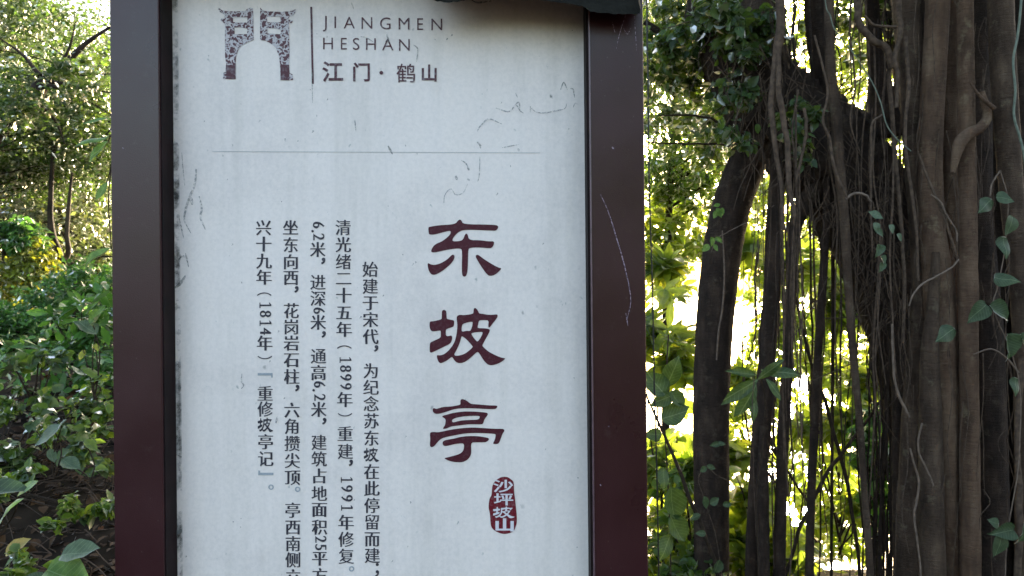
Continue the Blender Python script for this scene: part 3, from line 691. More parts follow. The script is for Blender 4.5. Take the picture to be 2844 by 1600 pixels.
for _ in range(90):      # dark mould creeping out of both side joints
    if random.random() < .55:
        y = random.choice([random.uniform(0, 1600), random.uniform(360, 900), random.uniform(780, 1000)]); x = 479 + y * .0086
        edge.append((ribbon([(x, y), (x + random.uniform(3, 10), y + random.uniform(-3, 10)), (x + random.uniform(2, 9), y + random.uniform(12, 45))], random.uniform(8, 18))))
    else:
        y = random.uniform(0, 1600); x = 1632 + y * .0098
        edge.append((ribbon([(x, y), (x - random.uniform(1, 5), y + random.uniform(2, 8)), (x, y + random.uniform(8, 18))], random.uniform(2, 6))))
em_ = ribbons_obj("edge_mould_shade", edge, M['grime2'], panel, .0009); tag(em_, kind="stuff")
def post_marks():
    rib = [ribbon([(1668, 540), (1690, 590), (1712, 660), (1735, 740), (1752, 830), (1742, 885)], 3), ribbon([(1745, 20), (1722, 90), (1712, 135)], 1.6), ribbon([(1700, 60), (1708, 90)], 1.6), ribbon([(1762, 45), (1768, 140)], 1.5), ribbon([(1730, 75), (1742, 95), (1752, 78)], 2.0),
           ribbon([(1738, 870), (1744, 905)], 2.6), ribbon([(340, 410), (346, 416)], 2.4), ribbon([(1700, 408), (1706, 416)], 4), ribbon([(1690, 1183), (1692, 1186)], 3.5), ribbon([(1667, 1345), (1669, 1350)], 3.5)]
    Vv, Ff = [], []; Y = YF - .0006
    for P in rib:
        n = len(P) // 2; o = len(Vv)
        Vv += [tuple(W(x, y, Y)) for x, y in P]
        Ff += [(o + i, o + i + 1, o + 2 * n - 2 - i, o + 2 * n - 1 - i) for i in range(n - 1)]
    tag(mesh_obj("paint_scratches", Vv, Ff, alphamat("pale scratch", (.30, .22, .28), 300, .35, .6), sign), kind="stuff")
post_marks()

# ------------------------------------------------------------------ leaves
def leaf_template(kind):
    """unit leaf along +X, up +Z; returns V (n,3), F (m,3)"""
    if kind == 'tiny':
        return np.array([(0, 0, 0), (.45, .26, .05), (1, 0, -.04), (.45, -.26, .05)]), np.array([(0, 2, 1), (0, 3, 2)])
    prof = {'lance': [(.0, .015), (.15, .10), (.35, .175), (.55, .185), (.75, .13), (.9, .055), (1, 0)],
            'broad': [(.0, .02), (.05, .12), (.14, .23), (.27, .315), (.42, .34), (.58, .31), (.73, .225), (.86, .115), (.94, .045), (1, 0)],
            'heart': [(-.07, .0), (-.08, .14), (-.03, .27), (.06, .36), (.18, .42), (.32, .42), (.48, .36), (.63, .26), (.76, .165), (.88, .07), (.95, .025), (1, 0)],
            'blade': [(.0, .03), (.25, .06), (.5, .065), (.75, .05), (.9, .025), (1, 0)]}[kind]
    Vv, Ff = [], []
    for x, w in prof:
        z = -.16 * x * x + .02
        wv = .018 * math.sin(x * 19) if kind != 'lance' else 0
        Vv += [(x, 0, z), (x, w, z + w * .35 + wv), (x, -w, z + w * .35 - wv)]
    for i in range(len(prof) - 1):
        a, b = 3 * i, 3 * i + 3
        Ff += [(a, b, b + 1), (a, b + 1, a + 1), (a, a + 2, b + 2), (a, b + 2, b)]
    return np.array(Vv, float), np.array(Ff)

def leaves_arrays(pos, dirs, ups, size, kind):
    T, F = leaf_template(kind)
    d = dirs / (np.linalg.norm(dirs, axis=1)[:, None] + 1e-9)
    s = np.cross(ups, d); s /= np.linalg.norm(s, axis=1)[:, None] + 1e-9
    u = np.cross(d, s)
    size = np.asarray(size)[:, None, None]
    V = pos[:, None, :] + size * (T[None, :, 0:1] * d[:, None, :] + T[None, :, 1:2] * s[:, None, :] + T[None, :, 2:3] * u[:, None, :])
    n, k = len(pos), len(T)
    Fa = (F[None] + (np.arange(n) * k)[:, None, None]).reshape(-1, 3)
    return V.reshape(-1, 3), Fa

def cloud(clumps, n, r):
    """points inside ellipsoid clumps [(px,py,Y,rx px,ry px,depth m, weight)], in sub-clumps so that gaps open"""
    w = np.array([c[6] if len(c) > 6 else 1.0 for c in clumps]); w = w / w.sum()
    ctr, rad = [], []
    for c in clumps:
        ctr.append(W(c[0], c[1], c[2])); rad.append((c[3] * K * c[2], c[5], c[4] * K * c[2]))
    ctr = np.array(ctr); rad = np.array(rad)
    nsub = max(6, n // 26)
    ci = r.choice(len(clumps), nsub, p=w)
    q = r.normal(size=(nsub, 3)); q /= np.linalg.norm(q, axis=1)[:, None]; q *= r.uniform(0, 1, (nsub, 1)) ** (1 / 2.4)
    sub = ctr[ci] + q * rad[ci]
    si = r.integers(0, nsub, n)
    sp = r.uniform(.10, .28, nsub)[si] * rad[ci][si].min(axis=1)
    return sub[si] + r.normal(size=(n, 3)) * sp[:, None], sub

def add_foliage(parent, name, clumps, n, size, kind, mat, seed, droop=.5, whorl=0, label=None):
    r = np.random.default_rng(seed)
    if whorl:
        c, sub = cloud(clumps, max(1, n // whorl), r)
        pos = np.repeat(c, whorl, 0)
        m = len(pos)
        ang = np.tile(np.arange(whorl) * 2 * np.pi / whorl, len(c)) + np.repeat(r.uniform(0, 6.28, len(c)), whorl) + r.normal(size=m) * .25
        ax = r.normal(size=(len(c), 3)) * .45 + np.array([0, -.25, .8]); ax /= np.linalg.norm(ax, axis=1)[:, None]
        e1 = np.cross(ax, np.array([.3, 1, .1])); e1 /= np.linalg.norm(e1, axis=1)[:, None]; e2 = np.cross(ax, e1)
        A = np.repeat(ax, whorl, 0); E1 = np.repeat(e1, whorl, 0); E2 = np.repeat(e2, whorl, 0)
        d = E1 * np.cos(ang)[:, None] + E2 * np.sin(ang)[:, None] + A * r.uniform(-.35, .6, (m, 1))
        ups = A + r.normal(size=(m, 3)) * .2
    else:
        pos, sub = cloud(clumps, n, r)
        m = len(pos)
        d = r.normal(size=(m, 3)); d[:, 2] = d[:, 2] * .6 - droop
        ups = r.normal(size=(m, 3)) * .75 + np.array([0, 0, .9])
    sz = r.uniform(size[0], size[1], m)
    V, F = leaves_arrays(pos, d, ups, sz, kind)
    o = mesh_obj(name, V, F, mat, parent, smooth=False)
    tag(o, label, kind="stuff")
    return pos, d, ups, sz, sub

def twigs(parent, base, subs, seed, r0=.009, spine=None, name="branches", mat=None, sides=4, bend=.35, maxn=60):
    r = np.random.default_rng(seed); L = []
    idx = r.permutation(len(subs))[:maxn]
    base = np.array(base, float)
    for i in idx:
        p = subs[i]
        if spine is not None:
            zt = p[2] - r.uniform(.15, .5) * np.linalg.norm(p[:2] - base[:2]) - .1
            base = np.array([np.interp(zt, spine[:, 2], spine[:, 0]), np.interp(zt, spine[:, 2], spine[:, 1]), np.clip(zt, spine[0, 2], spine[-1, 2])])
        mid = base * .45 + p * .55; mid = mid + r.normal(size=3) * bend * .2 * np.linalg.norm(p - base) * .4
        st = base if spine is not None else base + (np.array([0, 0, 1.0]) * r.uniform(0, .5) * max(0.05, p[2] - base[2]))
        L.append(tube_arrays([st, mid, p], [r0, r0 * .6, r0 * .2], sides=sides, n=9, seed=int(r.integers(1e6))))
    V, F = merge(L)
    o = mesh_obj(name, V, F, mat or M['twig'], parent, smooth=True); tag(o, kind="stuff")
    return o

_leafmesh = {}; _lr = np.random.default_rng(77)
def leaf_part(parent, kind, p, d, up, size, mat, name="leaf"):
    """single leaf as an object of its own, sharing mesh data between alike leaves"""
    vr = int(_lr.integers(0, 5)); key = (kind, mat.name, vr)
    if key not in _leafmesh:
        T, F = leaf_template(kind); q = (.4, 1.0, 1.7, 2.4, -.6)[vr]
        T = T * np.array([1, (1, .86, 1.08, .94, .8)[vr], 1]); T[:, 2] = T[:, 2] * q + .05 * np.sin(T[:, 0] * 6 + vr) * (.5 + vr * .2); T[:, 1] += (-.10, .06, .12, -.05, .02)[vr] * T[:, 0] ** 2; me = bpy.data.meshes.new("leaf"); me.from_pydata([tuple(v) for v in T], [], [tuple(int(i) for i in f) for f in F]); me.materials.append(veined(mat))
        me.polygons.foreach_set("use_smooth", np.ones(len(F), dtype=bool))
        _leafmesh[key] = me
    d = Vector(d).normalized(); s = Vector(up).cross(d).normalized(); u = d.cross(s)
    o = bpy.data.objects.new(name, _leafmesh[key]); COL.objects.link(o)
    o.parent = parent
    from mathutils import Matrix
    R_ = Matrix((d, s, u)).transposed().to_4x4()
    o.matrix_basis = Matrix.Translation(Vector(p) - Vector(parent.location)) @ R_ @ Matrix.Scale(float(size), 4)
    return o

def plant(name, base, label, cat, group=None):
    e = empty(name, tuple(float(v) for v in base)); tag(e, label, cat, group); return e

# ------------------------------------------------------------------ banyan on the right
ban = plant("banyan_tree", (W(2650, 800, 2.75)[0], 2.75, float(gz(W(2650, 800, 2.75)[0], 2.75))), "huge banyan with fused upright stems and hanging aerial roots, filling the right side", "tree")
def part(parent, name, pts, Y, wid, mat, label=None, **kw):
    kw.setdefault('sides', 16); kw.setdefault('n', 48)
    V, F = pxtube(pts, Y, wid, **kw)
    o = mesh_obj(name, V, F, mat, parent, smooth=True)
    if label: o["label"] = label
    return o
sd_ = 0
def S(name, pts, Y, wid, mat='bark', **kw):
    global sd_; sd_ += 1
    lab = kw.pop('label', None)
    return part(ban, name, pts, Y, wid, M[mat], lab, seed=sd_, **kw)
TOP, BOT = -320, 2000
big = dict(sides=32, n=110, flute=.085, rough=.02)
# dark fused trunk behind the stems
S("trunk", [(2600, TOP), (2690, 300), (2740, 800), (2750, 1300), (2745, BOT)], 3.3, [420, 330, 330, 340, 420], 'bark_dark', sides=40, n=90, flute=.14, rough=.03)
S("stem", [(2608, TOP), (2604, 0), (2584, 400), (2590, 640), (2608, 820), (2622, 1150), (2634, 1350), (2650, 1600), (2660, BOT)], 2.72, [64, 62, 62, 66, 84, 76, 60, 46, 50], label="broad pale brown stem, second from the left of the trunk", **big)
S("stem", [(2600, 700), (2590, 860), (2582, 1000), (2585, 1200), (2586, 1400), (2590, 1600), (2594, BOT)], 2.66, [18, 32, 48, 58, 64, 68, 74], 'bark_grey', **big)
S("stem", [(2682, TOP), (2680, 0), (2685, 400), (2688, 800), (2692, 1200), (2694, 1600), (2698, BOT)], 2.66, [40, 40, 42, 50, 48, 54, 62], **big)
S("stem", [(2642, TOP), (2642, 80), (2640, 300), (2642, 520), (2650, 700), (2655, 900)], 2.82, [42, 42, 44, 40, 32, 20], **big)
S("stem", [(2780, TOP), (2780, 0), (2794, 300), (2812, 550), (2836, 800), (2852, 1100), (2856, 1600), (2860, BOT)], 2.62, [62, 62, 62, 56, 52, 54, 60, 70], 'bark_grey', **big)
S("stem", [(2722, TOP), (2724, 0), (2722, 250), (2728, 600), (2745, 900), (2752, 1150), (2760, 1400), (2748, 1600), (2748, BOT)], 2.90, [62, 62, 60, 50, 66, 74, 70, 64, 80], 'bark_dark', **big)
S("stem", [(2500, TOP), (2514, 0), (2532, 250), (2540, 420), (2552, 620), (2560, 820), (2540, 1100), (2530, 1350), (2524, 1600), (2520, BOT)], 2.80, [72, 74, 62, 56, 54, 48, 54, 64, 70, 80], 'bark_grey', sides=28, n=90, flute=.12, rough=.03)
S("stem", [(2482, 900), (2500, 1100), (2502, 1300), (2508, 1600), (2512, BOT)], 2.9, [34, 40, 44, 46, 50], 'bark_dark', **big)
S("stem", [(2560, TOP), (2556, 0), (2560, 200), (2562, 420), (2568, 600)], 2.92, [50, 50, 48, 40, 30], 'bark_dark', **big)
S("stem", [(2840, TOP), (2846, 300), (2860, 700), (2880, 1200), (2890, BOT)], 2.95, [90, 100, 90, 110, 130], 'bark_dark', **big)
# the thick mass leaning in from the upper left
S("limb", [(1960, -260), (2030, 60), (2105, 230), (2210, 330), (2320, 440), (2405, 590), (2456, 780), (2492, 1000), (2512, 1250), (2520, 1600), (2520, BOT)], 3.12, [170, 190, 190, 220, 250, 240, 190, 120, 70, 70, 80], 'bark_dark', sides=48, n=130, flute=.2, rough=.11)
S("limb", [(2120, TOP), (2105, 0), (2110, 160), (2180, 330), (2290, 480)], 3.0, [90, 90, 110, 120, 120], 'bark_dark', sides=28, n=70, flute=.18, rough=.06)
S("limb", [(2270, TOP), (2262, 0), (2285, 200), (2330, 420), (2390, 560)], 3.05, [60, 56, 60, 100, 110], 'bark_dark', sides=24, n=60, flute=.15, rough=.05)
S("limb", [(2460, 380), (2440, 200), (2425, 60), (2405, TOP)], 3.2, [90, 50, 36, 30], 'bark_dark', **big)
S("limb", [(2726, 255), (2742, 320), (2722, 355), (2690, 372), (2664, 402), (2646, 480)], 2.60, [16, 24, 28, 32, 34, 12], 'bark', sides=16, n=40, rough=.03)
S("limb", [(2694, 230), (2724, 270), (2762, 302)], 2.57, [5, 9, 13], 'bark', sides=10, n=20)
# props
S("prop_root", [(2285, 470, 3.0), (2272, 520, 3.0), (2240, 563, 3.0), (2208, 635, 3.0), (2198, 800, 3.0), (2189, 960, 3.0), (2176, 1186, 3.0), (2170, 1350, 3.0), (2164, 1600, 3.0), (2160, BOT, 3.0)], 3.0, [56, 56, 48, 34, 28, 26, 30, 30, 32, 36], 'bark_dark', rough=.04, flute=.06)
S("prop_root", [(2165, 380), (2158, 497), (2150, 650), (2145, 800), (2130, 1000), (2116, 1186), (2104, 1352), (2088, 1600), (2084, BOT)], 3.05, [30, 38, 44, 46, 44, 50, 48, 36, 40], 'bark_dark', label="thick dark prop root right of the leaning trunk", rough=.04, flute=.08)
S("prop_root", [(2122, 1180), (2118, 1350), (2122, 1600), (2124, BOT)], 2.98, [20, 34, 32, 36], 'bark_dark', rough=.04)
S("prop_root", [(2296, 480), (2294, 640), (2284, 800), (2270, 1021), (2262, 1186), (2252, 1400), (2248, 1600), (2246, BOT)], 2.95, [16, 20, 22, 22, 23, 22, 24, 26], 'bark_dark', rough=.04)
S("prop_root", [(2310, 560), (2314, 800), (2312, 1100), (2310, 1400), (2306, BOT)], 3.2, [10, 11, 9, 8, 8], 'bark_dark', rough=.04)
S("prop_root", [(2304, TOP), (2304, 138), (2323, 331), (2329, 442), (2345, 607), (2356, 800), (2373, 1020), (2389, 1186), (2400, 1352), (2417, 1600), (2430, BOT)], 2.72, [26, 26, 30, 28, 26, 22, 20, 18, 18, 20, 22], 'bark_grey', label="long slanting grey root in front of the limb", rough=.04)
AR = [([(2168, TOP), (2168, 0), (2160, 138), (2149, 248), (2143, 331), (2160, 450), (2172, 560), (2176, 640)], 2.62, [28, 27, 24, 18, 13, 12, 10], 'root'),
 ([(2160, 150), (2166, 276), (2185, 387), (2191, 497), (2206, 600)], 2.6, [12, 17, 16, 15, 12], 'root'),
 ([(2262, 99), (2298, 248), (2285, 331), (2304, 387), (2318, 470), (2352, 552)], 2.58, [6, 7, 7, 8, 9, 7], 'root'),
 ([(2378, TOP), (2380, 0), (2386, 60), (2418, 108), (2460, 132), (2476, 190)], 2.66, [22, 21, 19, 20, 20, 16], 'root'),
 ([(2400, 44), (2430, 70), (2490, 75)], 2.6, [7, 8, 8], 'root'),
 ([(2494, TOP), (2496, 0), (2500, 83), (2484, 165), (2494, 210), (2490, 300)], 2.62, [16, 16, 15, 13, 12, 10], 'root'),
 ([(2470, 190), (2476, 320), (2490, 480), (2504, 640), (2512, 800), (2508, 950)], 2.68, [13, 12, 11, 10, 9, 8], 'root'),
 ([(2450, 318), (2422, 345), (2420, 420), (2418, 560), (2424, 700)], 2.62, [6, 7, 7, 6, 5], 'root'),
 ([(2350, 552), (2372, 538), (2400, 540), (2420, 560)], 2.58, [7, 8, 7, 5], 'root_pale'),
 ([(2233, 300), (2240, 360), (2225, 440), (2210, 500)], 2.6, [9, 9, 8, 6], 'root'),
 ([(2516, 100), (2522, 240), (2512, 380), (2530, 520), (2545, 640), (2550, 780)], 2.6, [10, 10, 9, 9, 8, 7], 'root'),
 ([(2552, 430), (2590, 530), (2622, 600), (2650, 690), (2664, 730)], 2.55, [6, 8, 7, 6, 4], 'root'),
 ([(2585, 540), (2610, 560), (2630, 600), (2655, 640), (2658, 672)], 2.54, [5, 6, 5, 4, 4], 'root_pale'),
 ([(2664, 720), (2640, 745), (2600, 768), (2560, 790), (2536, 820), (2525, 850)], 2.53, [4, 5, 6, 5, 4], 'root_pale'),
 ([(2478, 900), (2480, 1000), (2490, 1080), (2516, 1140), (2525, 1160)], 2.6, [6, 6, 7, 8, 5], 'root_pale'),
 ([(2527, 1245), (2540, 1290), (2552, 1340), (2546, 1395), (2538, 1430), (2548, 1500), (2556, 1580), (2560, 1700)], 2.6, [5, 6, 6, 6, 5, 5, 5], 'root_pale'),
 ([(2562, 1175), (2551, 1215), (2553, 1260), (2572, 1300), (2588, 1335), (2592, 1350)], 2.56, [5, 5, 5, 5, 4], 'root_pale'),
 ([(2703, 985), (2750, 970), (2790, 990), (2830, 1035)], 2.5, [3, 5, 5, 4], 'root_pale'),
 ([(2750, 545), (2755, 510), (2778, 474)], 2.5, [4, 4, 4], 'root_pale'),
 ([(2838, 995), (2826, 1200), (2832, 1400), (2830, 1620)], 2.55, [16, 14, 16, 18], 'root')]
for pts, Y, wd_, mt in AR:
    S("aerial_root", pts, Y, wd_, mt, sides=10, n=34, rough=.05, wob=.25)
rr = np.random.default_rng(21)
for k in range(74):      # slender hanging roots
    x = rr.choice([rr.uniform(2100, 2240), rr.uniform(2200, 2500), rr.uniform(2420, 2500)]); y0 = rr.uniform(-200, 700); ln = rr.uniform(300, 1100)
    Y = rr.uniform(2.62, 3.1); dx = rr.normal() * 26
    pts = [(x, y0)] + [(x + dx * t + rr.normal() * 7, y0 + ln * t) for t in (.2, .4, .6, .8, 1)]
    w0 = rr.uniform(2.5, 7)
    S("aerial_root", pts, Y, [w0, w0, w0 * .8, w0 * .5], rr.choice(['root', 'root', 'bark_dark']), sides=6, n=22, wob=.5)
for k in range(34):      # straight thin roots reaching the ground in the bright gap
    x = rr.choice([rr.uniform(2430, 2500), rr.uniform(2130, 2500)]); y0 = rr.uniform(300, 800)
    Y = rr.uniform(2.9, 3.6); dx = rr.normal() * 18
    pts = [(x, y0), (x + dx * .4, 750 + y0 * .2), (x + dx * .5 + rr.normal() * 10, 1000), (x + dx * .7 + rr.normal() * 12, 1250), (x + dx * .8 + rr.normal() * 12, 1500), (x + dx, 2050)]
    w0 = rr.uniform(2.5, 6.5)
    S("aerial_root", pts, Y, [w0, w0], 'bark_dark', sides=6, n=30, wob=1.6)
# matted hair roots clinging to the limb
H = []
limb_c = [(2030, 60), (2105, 230), (2210, 330), (2320, 440), (2405, 590), (2456, 780), (2480, 950)]
for k in range(300):
    i = rr.integers(0, len(limb_c) - 1); t = rr.uniform()
    cx = limb_c[i][0] * (1 - t) + limb_c[i + 1][0] * t + rr.normal() * 55; cy = limb_c[i][1] * (1 - t) + limb_c[i + 1][1] * t + rr.normal() * 75
    a = rr.normal() * .55 + math.pi / 2; L_ = rr.uniform(40, 210)
    Y = rr.uniform(2.78, 2.9)
    p = [(cx + math.cos(a) * L_ * s + rr.normal() * 7, cy + math.sin(a) * L_ * s) for s in (0, .33, .66, 1)]
    H.append(pxtube(p, Y, [3.4, 3.0, 1.6], sides=4, n=9, seed=k))
for k in range(110):    # fine roots over the main stems
    x = rr.uniform(2480, 2830); y0 = rr.uniform(-50, 1500); L_ = rr.uniform(60, 420)
    p = [(x + rr.normal() * 9, y0 + L_ * s) for s in (0, .33, .66, 1)]
    H.append(pxtube(p, rr.uniform(2.58, 2.78), [3.2, 3, 1.6], sides=4, n=9, seed=k + 900))
V, F = merge(H)
tag(mesh_obj("hair_roots", V, F, M['root'], ban, smooth=True), "matted hair roots on the limb", kind="stuff")
# banyan foliage overhead
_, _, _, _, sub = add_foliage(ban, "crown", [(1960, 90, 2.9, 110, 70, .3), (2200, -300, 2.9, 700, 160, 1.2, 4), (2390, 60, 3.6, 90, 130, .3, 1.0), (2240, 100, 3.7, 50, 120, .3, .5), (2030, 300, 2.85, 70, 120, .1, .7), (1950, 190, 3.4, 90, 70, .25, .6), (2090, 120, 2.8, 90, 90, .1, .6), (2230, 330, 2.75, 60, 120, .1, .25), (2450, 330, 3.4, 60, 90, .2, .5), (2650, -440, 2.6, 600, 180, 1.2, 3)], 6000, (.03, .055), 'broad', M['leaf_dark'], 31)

# ------------------------------------------------------------------ leaning trunk and the trees behind
def tree(name, base_px, Y, label, cat="tree"):
    x = W(base_px, 800, Y)[0]
    return plant(name, (x, Y, float(gz(x, Y)) - .05), label, cat)
lt = tree("leaning_tree", 1975, 3.3, "thick smooth trunk leaning up to the right, between the board and the root curtain")
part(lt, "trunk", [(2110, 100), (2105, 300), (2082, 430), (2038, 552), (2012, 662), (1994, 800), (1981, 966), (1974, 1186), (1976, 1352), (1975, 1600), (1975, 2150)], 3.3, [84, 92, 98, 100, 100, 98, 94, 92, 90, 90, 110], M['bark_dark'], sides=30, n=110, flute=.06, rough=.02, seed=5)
part(lt, "branch", [(2082, 430), (2000, 250), (1900, 140), (1790, 60)], 3.4, [60, 40, 26, 16], M['bark_dark'], seed=6)
part(lt, "climbing_root", [(2006, 640), (2012, 760), (2006, 860), (1996, 920), (1990, 1000)], 3.15, [3, 5, 5, 4], M['root_pale'], sides=6, seed=8)
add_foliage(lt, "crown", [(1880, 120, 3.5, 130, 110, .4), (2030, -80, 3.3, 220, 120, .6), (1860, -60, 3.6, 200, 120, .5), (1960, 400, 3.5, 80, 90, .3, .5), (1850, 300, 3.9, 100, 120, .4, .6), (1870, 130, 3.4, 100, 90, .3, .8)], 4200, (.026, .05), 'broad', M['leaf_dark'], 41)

def small_leaf_tree(name, bx, Y, label, clumps, n, size, mat, seed, kind='tiny', trunk=None, tw=34, droop=.5, cat="tree", maxn=45, r0=.011):
    t = tree(name, bx, Y, label, cat)
    tp = trunk or [(bx, 60), (bx + 10, 500), (bx - 6, 900)]
    basepy = 800 + (CZ - t.location[2]) / (K * Y)
    tp = [p for p in tp if p[1] < basepy - 20]
    part(t, "trunk", tp + [(bx, basepy)], Y, [tw * .3, tw * .8, tw, tw * 1.3], M['bark_dark'], seed=seed, sides=12, n=30, rough=.04)
    pos, d, u, s, sub = add_foliage(t, "crown", clumps, n, size, kind, mat, seed, droop)
    sp_ = np.array([W(a, b, Y) for a, b in (tp + [(bx, basepy)])][::-1]); sp_ = sp_[np.argsort(sp_[:, 2])]
    twigs(t, sp_[len(sp_) // 2], sub, seed, r0=r0, maxn=maxn, spine=sp_)
    return t
small_leaf_tree("tree", 1850, 5.6, "small leaved tree behind the board's right post, dark against the sky", [(1880, 250, 5.6, 150, 190, .7), (1990, 330, 5.4, 110, 150, .6), (1830, 60, 5.8, 130, 130, .6), (1850, 480, 5.6, 100, 80, .5, .7), (1960, 520, 5.5, 80, 60, .4, .4)], 12000, (.03, .065), 'lance' and M['leaf_mid'], 51, 'lance', [(1900, -100), (1880, 200), (1862, 500), (1850, 900)], 20)
small_leaf_tree("tree", 2260, 7.5, "airy sunlit tree seen through the hanging roots", [(2250, 120, 7.4, 240, 180, 1.0), (2450, 200, 7.2, 110, 260, .8), (2100, 560, 7.6, 130, 60, .8, .5), (2250, 640, 7.5, 120, 70, .6, .6), (2480, 520, 7.2, 60, 120, .5, .5)], 13000, (.045, .08), M['leaf_gold'], 52, 'lance', [(2290, -300), (2280, 0), (2262, 450), (2260, 900)], 24)
small_leaf_tree("tree", 2010, 10.5, "distant fine leaved tree low behind the leaning trunk", [(1840, 560, 10.5, 90, 40, 1), (1960, 460, 10.5, 240, 120, 1.6), (2200, 380, 10.5, 160, 160, 1.4)], 3500, (.06, .12), M['leaf_mid'], 53, 'tiny', [(2000, 200), (2008, 500), (2010, 900)], 16)

def shrub(name, bx, Y, label, clumps, n, size, mat, seed, kind='lance', whorl=6, parts=0, r0=.008, maxn=30, droop=.3, cat="shrub"):
    t = tree(name, bx, Y, label, cat)
    r = np.random.default_rng(seed + 5)
    pos, d, u, s, sub = add_foliage(t, "foliage", clumps, n, size, kind, mat, seed, droop, whorl)
    if parts:
        c, _ = cloud(clumps, parts // max(1, whorl or 1), r)
        for q in c:
            q = q + np.array([0, -.28, 0]); k = whorl or 1
            a0 = r.uniform(0, 6.28); ax = r.normal(size=3) * .35 + np.array([0, -.3, .85]); ax /= np.linalg.norm(ax)
            e1 = np.cross(ax, [.3, 1, .1]); e1 /= np.linalg.norm(e1); e2 = np.cross(ax, e1)
            for i in range(k):
                a = a0 + i * 2 * math.pi / k + r.normal() * .2
                leaf_part(t, kind, q, e1 * math.cos(a) + e2 * math.sin(a) + ax * r.uniform(-.3, .5), ax + r.normal(size=3) * .15, r.uniform(size[0], size[1]) * 1.05, mat)
    twigs(t, np.array(t.location) + np.array([0, 0, .1]), sub, seed, r0=r0, maxn=maxn, name="stems")
    return t
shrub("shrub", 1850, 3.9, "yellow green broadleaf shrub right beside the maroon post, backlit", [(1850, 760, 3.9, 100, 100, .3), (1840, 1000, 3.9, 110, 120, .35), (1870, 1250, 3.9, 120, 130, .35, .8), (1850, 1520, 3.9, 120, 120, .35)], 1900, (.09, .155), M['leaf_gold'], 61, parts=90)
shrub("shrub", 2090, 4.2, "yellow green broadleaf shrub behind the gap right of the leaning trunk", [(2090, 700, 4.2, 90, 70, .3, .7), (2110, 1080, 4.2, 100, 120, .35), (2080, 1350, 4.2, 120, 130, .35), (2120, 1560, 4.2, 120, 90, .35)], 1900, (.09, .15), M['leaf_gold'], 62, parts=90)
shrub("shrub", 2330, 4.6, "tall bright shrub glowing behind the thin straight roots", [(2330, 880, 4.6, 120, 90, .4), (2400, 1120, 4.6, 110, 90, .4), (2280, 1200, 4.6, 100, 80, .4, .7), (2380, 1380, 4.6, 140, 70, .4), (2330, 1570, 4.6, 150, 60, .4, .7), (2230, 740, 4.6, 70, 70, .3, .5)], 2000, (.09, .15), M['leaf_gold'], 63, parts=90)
shrub("shrub", 2180, 5.8, "loose green bush further down the slope, between the two bright shrubs", [(1900, 680, 5.8, 130, 50, .5), (2200, 1000, 5.8, 160, 80, .5), (1990, 1150, 5.8, 160, 120, .5), (2300, 1480, 5.8, 160, 80, .5), (2000, 1450, 5.8, 180, 130, .5), (1850, 760, 5.8, 110, 120, .5, .6), (2120, 720, 5.8, 110, 110, .4, .8), (1880, 600, 5.8, 130, 70, .4, .5), (2200, 900, 5.8, 110, 90, .4, .6), (2380, 1000, 5.8, 160, 120, .5, 1), (2250, 1250, 5.8, 90, 140, .5, 1), (2330, 1400, 5.8, 120, 90, .5, .7), (2330, 760, 5.8, 130, 90, .5, .7)], 7500, (.07, .12), M['leaf_gold'], 64, whorl=0, parts=0)
shrub("shrub", 2440, 3.7, "dense deep green bush low behind the banyan's left edge", [(2450, 1250, 3.8, 50, 130, .25), (2450, 1450, 3.8, 50, 150, .25)], 500, (.05, .1), M['leaf_fern'], 65, kind='broad', whorl=0)
shrub("shrub", 1900, 3.5, "small leaved dark bush at the foot of the leaning trunk", [(1870, 1480, 3.5, 90, 120, .25), (1930, 1590, 3.3, 80, 50, .2), (1850, 1330, 3.6, 60, 90, .2, .5)], 800, (.03, .07), M['leaf_mid'], 66, kind='broad', whorl=0)

rt = plant("tree", (1.5, -4.2, 0.0), "broad low crowned tree added unseen behind the camera to darken post reflections", "tree")  # unseen, added so the right post reflects dark foliage
V, F = tube_arrays([(1.5, -4.2, -.05), (1.45, -4.2, 1.2), (1.3, -4.1, 3.0)], [.16, .12, .05], sides=14, n=24, rough=.04, seed=3)
mesh_obj("trunk", V, F, M['bark_dark'], rt, smooth=True)
r_ = np.random.default_rng(44); q = r_.normal(size=(5200, 3)); q /= np.linalg.norm(q, axis=1)[:, None]
q = np.array([1.25, -4.2, 2.35]) + q * (r_.uniform(.1, 1, (5200, 1)) ** .4) * np.array([1.35, 1.0, 1.75]); q = q[q[:, 2] > .25]
V, F = leaves_arrays(q, r_.normal(size=(len(q), 3)), r_.normal(size=(len(q), 3)) * .6 + np.array([0, 0, 1]), r_.uniform(.12, .22, len(q)), 'tiny')
tag(mesh_obj("crown", V, F, M['leaf_dark'], rt), kind="stuff")
